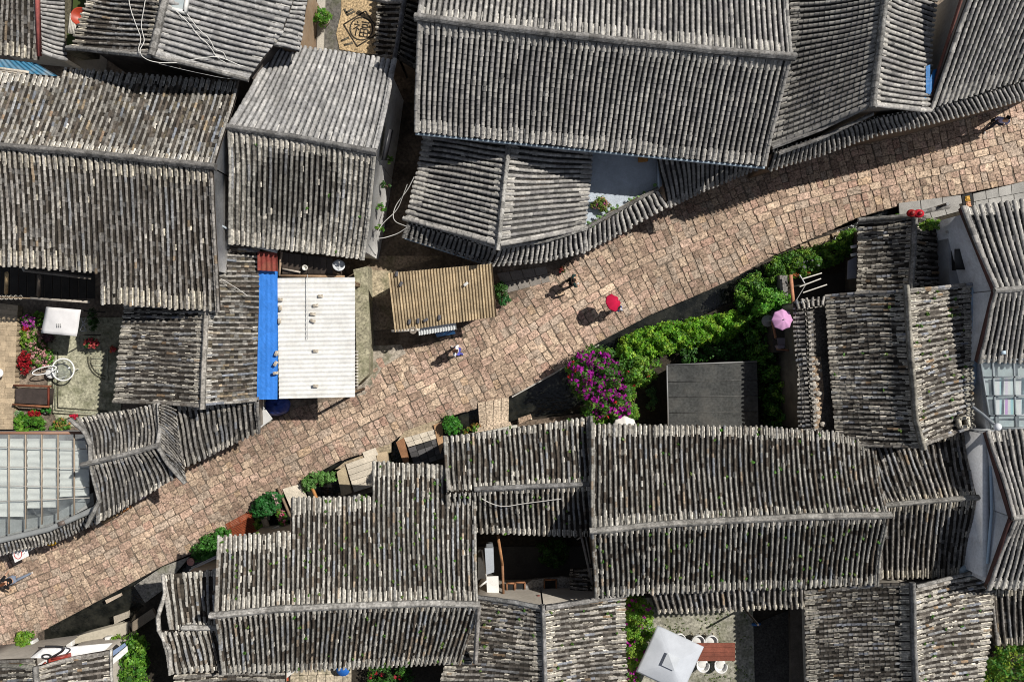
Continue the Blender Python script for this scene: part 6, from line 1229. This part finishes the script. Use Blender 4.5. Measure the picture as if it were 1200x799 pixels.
mb = MB(); mb.pprism([(1115,293),(1136,291),(1136,315),(1116,317)], 4.2, 4.33, (.015,.015,.015)); mb.build('opening', 'slabs', t); mb = MB(); mb.beam(P(1109,272,4.4), P(1128,269,4.4), .1, .1, (.36,.35,.33)); mb.build('coping', 'slabs', t)
draped('plastic_sheet', [(1137,292),(1141,294),(1143,340),(1143,380),(1146,440),(1141,462),(1137,455),(1138,380),(1136,330)], 4.6, 5.3, (.30,.40,.52), 'tarp', 'long pale blue plastic strip hung along the tall grey wall', 'plastic sheet', amp=.06)
mb = MB(); mb.tube([P(1161,546,6.2), P(1162,600,6.2), P(1157,660,6.15)], .06, (.32,.42,.52), 8); tag(mb.build('downpipe', 'metal', base=P(1158,600,4.9)), 'pale blue downpipe on the lower part of the tall grey wall', 'pipe')
mb = MB(); w0, w1 = P(1155,508,6.1), P(1155,676,6.1); mb.box(((w0[0] + w1[0]) / 2, (w0[1] + w1[1]) / 2, 3.05), (.26, abs(w0[1] - w1[1]), 6.1), 0, (.66,.67,.69)); tag(mb.build('parapet_wall', 'plaster', base=((w0[0] + w1[0]) / 2, (w0[1] + w1[1]) / 2, 0)), 'pale grey parapet wall along the half shaded roof', 'wall')
draped('plastic_sheet', [(1124,666),(1130,660),(1147,672),(1142,677),(1124,680)], 4.5, 4.8, (.28,.36,.42), 'tarp', 'crumpled grey blue sheet at the lower end of the grey wall', 'plastic sheet', amp=.06)
t = thing('roof_light', 'glass roof light over coloured cloth on the tall grey house', 'roof light', P(1180,460,5.3)); z = 6.05
mb = MB(); mb.panel([P(1149,422,z),P(1260,420,z),P(1260,502,z),P(1162,503,z)], .012, (.8,.8,.8)); mb.build('glazing', 'glass', t)
mb = MB()
for a, b in (((1149,422),(1162,503)),((1163,422),(1167,500)),((1188,422),(1190,500)),((1212,421),(1214,500)),((1149,422),(1240,420)),((1154,464),(1240,463)),((1152,442),(1240,441)),((1158,487),(1240,486)),((1162,502),(1240,501))): mb.beam(P(*a,z + .03), P(*b,z + .03), .07, .06, (.22,.25,.27))
mb.build('glazing_bar', 'metal', t)
for k, (y0, y1) in enumerate(((443,463),(466,486))):
    mb = MB()
    for i in range(16):
        x0, x1 = 1165 + i * 3.2, 1165 + (i + 1) * 3.2; c = ((.75,.77,.76),(.78,.76,.78),(.50,.72,.76),(.76,.78,.77),(.62,.36,.68) if k else (.74,.66,.76),(.76,.77,.76),(.42,.68,.74) if k else (.68,.76,.78),(.55,.7,.6) if k else (.75,.76,.74))[i % 8]
        mb.panel([P(x0,y0,5.7), P(x1,y0,5.7), P(x1,y1,5.67), P(x0,y1,5.67)], .02, c)
    mb.build('dyed_cloth', 'cloth', t)
mb = MB(); mb.panel([P(1150,424,5.5),P(1250,424,5.5),P(1250,500,5.5),P(1162,500,5.5)], .02, (.34,.40,.42)); mb.build('backing', 'sheet', t)
t = thing('pole_lamp', 'grey pole with a white globe leaning over the glass roof light', 'lamp', P(1140,477,5.2)); mb = MB(); mb.tube([P(1140,477,6.0), P(1151,485,6.4), P(1167,499,6.8)], .07, (.22,.24,.26), 8); mb.build('pole', 'metal', t); mb = MB(); mb.ball(P(1169,500,6.9), .16, (.66,.68,.72)); mb.build('globe', 'metal', t, smooth=True)
mb = MB(); c = P(1127,494,5.5)
for a, b in (((1122,490),(1132,489)),((1132,489),(1133,499)),((1133,499),(1123,500)),((1123,500),(1122,490))): mb.beam(P(*a,5.6), P(*b,5.6), .12, .4, (.55,.51,.42))
tag(mb.build('chimney', 'stone', base=c), 'square pale chimney opening on the streaked gabled roof', 'chimney')
mb = MB(); p = P(1176,413,6.35); mb.box(p, (.16,.14,.08), .1, (.45,.56,.66)); tag(mb.build('roof_tile_patch', 'metal', base=p), 'small pale blue patch plate on the tall house roof', 'plate')
# ------------------------------------------------------------------ small court between the lower houses
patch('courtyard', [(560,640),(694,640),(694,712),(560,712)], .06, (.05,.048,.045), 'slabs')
t = thing('patio_roof', 'grey slate patio roof with wooden framed openings in the small court', 'roof', P(640,695,0))
mb = MB(); mb.pprism([(604,690),(625,679),(660,676),(696,680),(696,716),(640,722),(596,706)], 1.6, 1.8, (.22,.215,.205)); mb.build('deck', 'stone', t)
mb = MB(); mb.beam(P(594,694,1.87), P(694,692,1.87), .05, .05, (.5,.48,.44)); mb.build('seam', 'metal', t)
for x0, y0, x1, y1 in ((594,683,603,691),(604,682,615,690),(638,679,652,689),(618,704,630,711),(642,703,656,709)):
    mb = MB(); mb.pprism([(x0,y0),(x1,y0),(x1,y1),(x0,y1)], 1.8, 1.85, (.012,.012,.012)); 
    for a, b in (((x0,y0),(x1,y0)),((x1,y0),(x1,y1)),((x0,y1),(x0,y0))): mb.beam(P(*a,1.87), P(*b,1.87), .07, .08, (.28,.13,.065))
    mb.build('opening', 'wood', t)
mb = MB(); p = P(632,704,1.9); mb.tube([p, P(632,707,2.6)], .045, (.16,.05,.04), 8); mb.lathe(P(631,699,2.8), [(.05, -.1), (.10, 0), (.09, .06), (.03, .1)], (.2,.06,.05), 10); tag(mb.build('flue_pipe', 'metal', base=p), 'red brown flue pipe above the slate patio roof', 'pipe')
mb = MB(); mb.beam(P(583.5,627,3.0), P(589,662,2.6), .12, .12, (.34,.17,.08)); mb.beam(P(589,660,2.6), P(590,697,2.4), .11, .12, (.25,.13,.07)); tag(mb.build('timber_beam', 'wood', base=P(587,660,2.6)), 'orange brown beam beside the air conditioner in the small court', 'beam')
t = thing('air_conditioner', 'grey air conditioner box mounted in the small court', 'air conditioner', P(573,656,2.6)); mb = MB(); mb.pprism([(568,642),(578,642),(579,670),(570,673)], 2.5, 3.0, (.36,.39,.43)); mb.build('case', 'metal', t, bevel=.04); mb = MB(); mb.pprism([(570,637),(577,637),(578,641),(570,641)], 2.5, 2.9, (.14,.15,.16)); mb.build('grille', 'metal', t)
mb = MB(); mb.panel([P(570,675,2.4),P(584,675,2.4),P(585,702,2.3),P(571,700,2.3)], .06, (.74,.73,.71)); mb.beam(P(565,644,2.6), P(570,676,2.5), .07, .05, (.66,.65,.62)); mb.beam(P(562,687,2.5), P(571,680,2.5), .08, .05, (.66,.65,.62)); tag(mb.build('white_panel', 'metal', base=P(577,688,2.4)), 'white panel with arms below the air conditioner', 'panel')
mb = MB(); mb.beam(P(681,627,3.4), P(694,684,2.6), .10, .08, (.34,.32,.30)); mb.beam(P(686,627,3.4), P(692,660,3.0), .06, .06, (.3,.29,.27)); mb.beam(P(676,632,3.3), P(684,627,3.4), .05, .05, (.4,.38,.35)); tag(mb.build('pole_bundle', 'wood', base=P(688,650,3)), 'bundle of weathered poles leaning in the small court', 'poles')
roof_t = thing('lean_to', 'little shaded lean to roof at the right side of the small court', 'lean-to', P(682,682,0)); roof_slope(roof_t, [(694,664,2.4),(694,694,2.4)], [(668,666,2.1),(668,690,2.1)], 'flat', pitch=6, sag=0, verge=(0, 0), dark=.7, name='roof')
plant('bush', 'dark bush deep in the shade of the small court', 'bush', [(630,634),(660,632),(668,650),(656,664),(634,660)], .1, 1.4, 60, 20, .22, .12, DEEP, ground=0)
# ------------------------------------------------------------------ bottom yards
patch('courtyard', [(738,700),(882,700),(886,860),(738,860)], .05, (.27,.26,.215), 'moss_stone')
pts = RNG.uniform((762,712), (880,830), (900, 2)); k = (np.sin(pts[:, 0] * .13) + np.sin(pts[:, 1] * .17 + pts[:, 0] * .05) + RNG.normal(0, .6, 900)) > .35
mb = MB(); leaf_cloud(mb, np.array([P(x, y, .07) for x, y in pts[k]]), .10, 5, .07, [(.07,.13,.025),(.11,.17,.04),(.16,.2,.06)]); g = mb.build('grass', 'leaf'); stuff(g)
patch('path', [(862,740),(945,706),(950,860),(866,860)], .045, (.045,.042,.038), 'gravel')
mb = MB(); mb.pprism([(926,712),(948,708),(950,860),(928,860)], .0, .35, (.10,.085,.07)); tag(mb.build('plank_walk', 'wood', base=P(938,760,0)), 'dark plank walk along the shaded side yard', 'walkway')
plant('bougainvillea', 'tall bougainvillea hedge with magenta sprays along the bottom gable', 'hedge', [(732,702),(742,698),(756,702),(764,712),(762,730),(768,744),(758,752),(756,770),(750,790),(748,830),(730,830)], .2, 2.4, 330, 24, .22, .12, LIME + [(.09,.26,.03),(.13,.32,.03)], [([(.40,.01,.30),(.5,.03,.38)], 62, .13, None)], edge=7, ground=0)
t = umbrella('parasol', 'big square grey white parasol over the bottom court', 'parasol', P(787,776,2.95), 1.68, 2.9, (.52,.55,.60), pole=2.85, ribs=4, drop=.42, square=True, polecol=(.3,.3,.3))
t.rotation_euler = (0, 0, math.radians(-25))
c = P(787,776,3.13); mb = MB(); R = .46; a0 = math.radians(45 - 25); q = [c + [R * math.cos(a0 + k * math.pi / 2), R * math.sin(a0 + k * math.pi / 2), -.1] for k in range(4)]
for k in range(4): mb.add([q[k], q[(k + 1) % 4], c + [0,0,.03]], [(0, 1, 2)], (.54,.57,.61))
mb.build('vent_cap', 'cloth', t).rotation_euler = (0, 0, math.radians(25)); bpy.data.objects['vent_cap'].matrix_parent_inverse = Matrix.Identity(4)
t = thing('garden_table', 'long reddish wood table beside the square parasol', 'table', P(832,765,0))
mb = MB()
for k in range(4): mb.pprism([(798,753.5 + k * 5.3),(861.5,753 + k * 5.3),(861.5,758 + k * 5.3),(798,758.4 + k * 5.3)], .70, .75, jit((.19,.06,.038), .15))
mb.build('tabletop', 'wood', t, bevel=.006)
for x, y in ((802,757),(857,757),(857,771),(802,771)):
    mb = MB(); p = P(x, y, .4); mb.box((p[0], p[1], .37), (.08,.08,.66), 0, (.16,.06,.04)); mb.build('leg', 'wood', t)
def make_chair(lb):
    t = thing('tub_chair', lb, 'chair', (0, 0, 0), 'white tub chairs around the red wood table'); wc = (.74,.74,.73)
    mb = MB(); mb.lathe((0, 0, .40), [(.01, .03), (.26, .04), (.29, .02), (.27, -.02), (.01, -.02)], wc, 22); mb.build('seat', 'metal', t)
    mb = MB(); a = np.linspace(math.radians(-20), math.radians(200), 15); n = len(a); v = []
    for z, r in ((.40, .27), (.52, .30), (.63, .32)):
        v += [(r * math.cos(x), r * math.sin(x), z + (.0 if z < .6 else .06 * math.sin(x))) for x in a]
    for z, r in ((.63, .28), (.52, .27), (.40, .24)):
        v += [(r * math.cos(x), r * math.sin(x), z + (.0 if z < .6 else .06 * math.sin(x))) for x in a]
    f = [(j * n + i, j * n + i + 1, (j + 1) * n + i + 1, (j + 1) * n + i) for j in range(5) for i in range(n - 1)]; mb.add(v, f, wc); mb.build('backrest', 'metal', t, smooth=True)
    for sx, sy in ((-1, -1), (1, -1), (1, 1), (-1, 1)):
        mb = MB(); mb.tube([(sx * .15, sy * .15, .39), (sx * .21, sy * .21, .0)], .018, (.30,.22,.14), 7); mb.build('leg', 'wood', t)
    mb = MB(); mb.lathe((0, -.02, .44), [(.01, .03), (.19, .025), (.21, 0), (.01, 0)], (.66,.66,.64), 18); mb.build('cushion', 'cloth', t)
    return t
CH = [((818,751), 0, 'white tub chair above the table, second from the right'), ((833.5,751), 0, 'white tub chair above the table at its right end'), ((823.5,779), 180, 'white tub chair below the table nearest the parasol'), ((844.5,780), 180, 'white tub chair below the table at its right end'), ((796,749), 10, 'white tub chair partly hidden under the square parasol')]
proto = None
for (x, y), r, lb in CH:
    p = P(x, y, 0.6); p[2] = .05
    if proto is None: proto = make_chair(lb); proto.location = p; proto.rotation_euler = (0, 0, math.radians(r))
    else: dup(proto, p, math.radians(r), lb)
mb = MB(); p = P(880,722,1.4); mb.tube([(p[0], p[1], 0), (p[0], p[1], 2.6)], .05, (.06,.05,.045), 8); tag(mb.build('post', 'wood', base=(p[0], p[1], 0)), 'dark post at the shaded edge of the bottom court', 'post')
draped('bag', ell(886,731,6,2.5,12), .1, .4, (.01,.09,.30), 'tarp', 'small blue plastic bag on the dark gravel', 'bag', amp=.03)
slab_course('courtyard', [(340,772),(412,768),(412,860),(340,860)], 7, 9, .05, (.44,.38,.29), mtl='moss_stone')
mb = MB(); p = P(403,782,.4); mb.lathe((p[0], p[1], .05), [(.26, 0), (.30, .5), (.33, .52), (.33, .58), (.02, .6)], (.015,.12,.45), 16); tag(mb.build('bin', 'metal', base=(p[0], p[1], .05)), 'bright blue bin in the yard under the mottled house', 'bin')
mb = MB(); a = np.linspace(0, 2 * math.pi, 17); c = P(388,782,.1); mb.tube(np.c_[c[0] + .12 * np.cos(a), c[1] + .12 * np.sin(a), np.full(17, .12)], .025, (.08,.07,.06), 6); tag(mb.build('drain_ring', 'metal', base=c), 'round iron drain ring on the yard slabs', 'drain')
mb = MB(); mb.panel([P(334,787,2.2),P(344,782,2.2),P(345,787,2.2),P(336,794,2.2)], .05, (.7,.69,.67)); mb.panel([P(333,790,2.0),P(337,786,2.0),P(338,797,2.0),P(333,799,2.0)], .04, (.5,.1,.05)); tag(mb.build('cloth', 'cloth', base=P(338,790,2.1)), 'white and red cloth at the annex roof corner', 'cloth')
plant('flowering_shrub', 'red flowered rose bush below the mottled house', 'shrub', [(432,776),(452,770),(480,774),(488,790),(486,825),(430,825)], .2, 1.6, 130, 22, .2, .11, DEEP + GREENS[:2], [([(.45,.012,.03),(.5,.03,.08)], 26, .12, None)], ground=0)
# tree in the bottom right corner
t = plant('tree', 'yellow flecked green tree in the bottom right corner', 'tree', [(1150,786),(1156,774),(1166,766),(1172,752),(1190,752),(1230,745),(1240,840),(1160,845),(1148,810)], .8, 3.0, 330, 26, .26, .13, [(.04,.16,.02),(.07,.22,.03),(.12,.28,.03),(.3,.36,.04)], edge=14, ground=0)
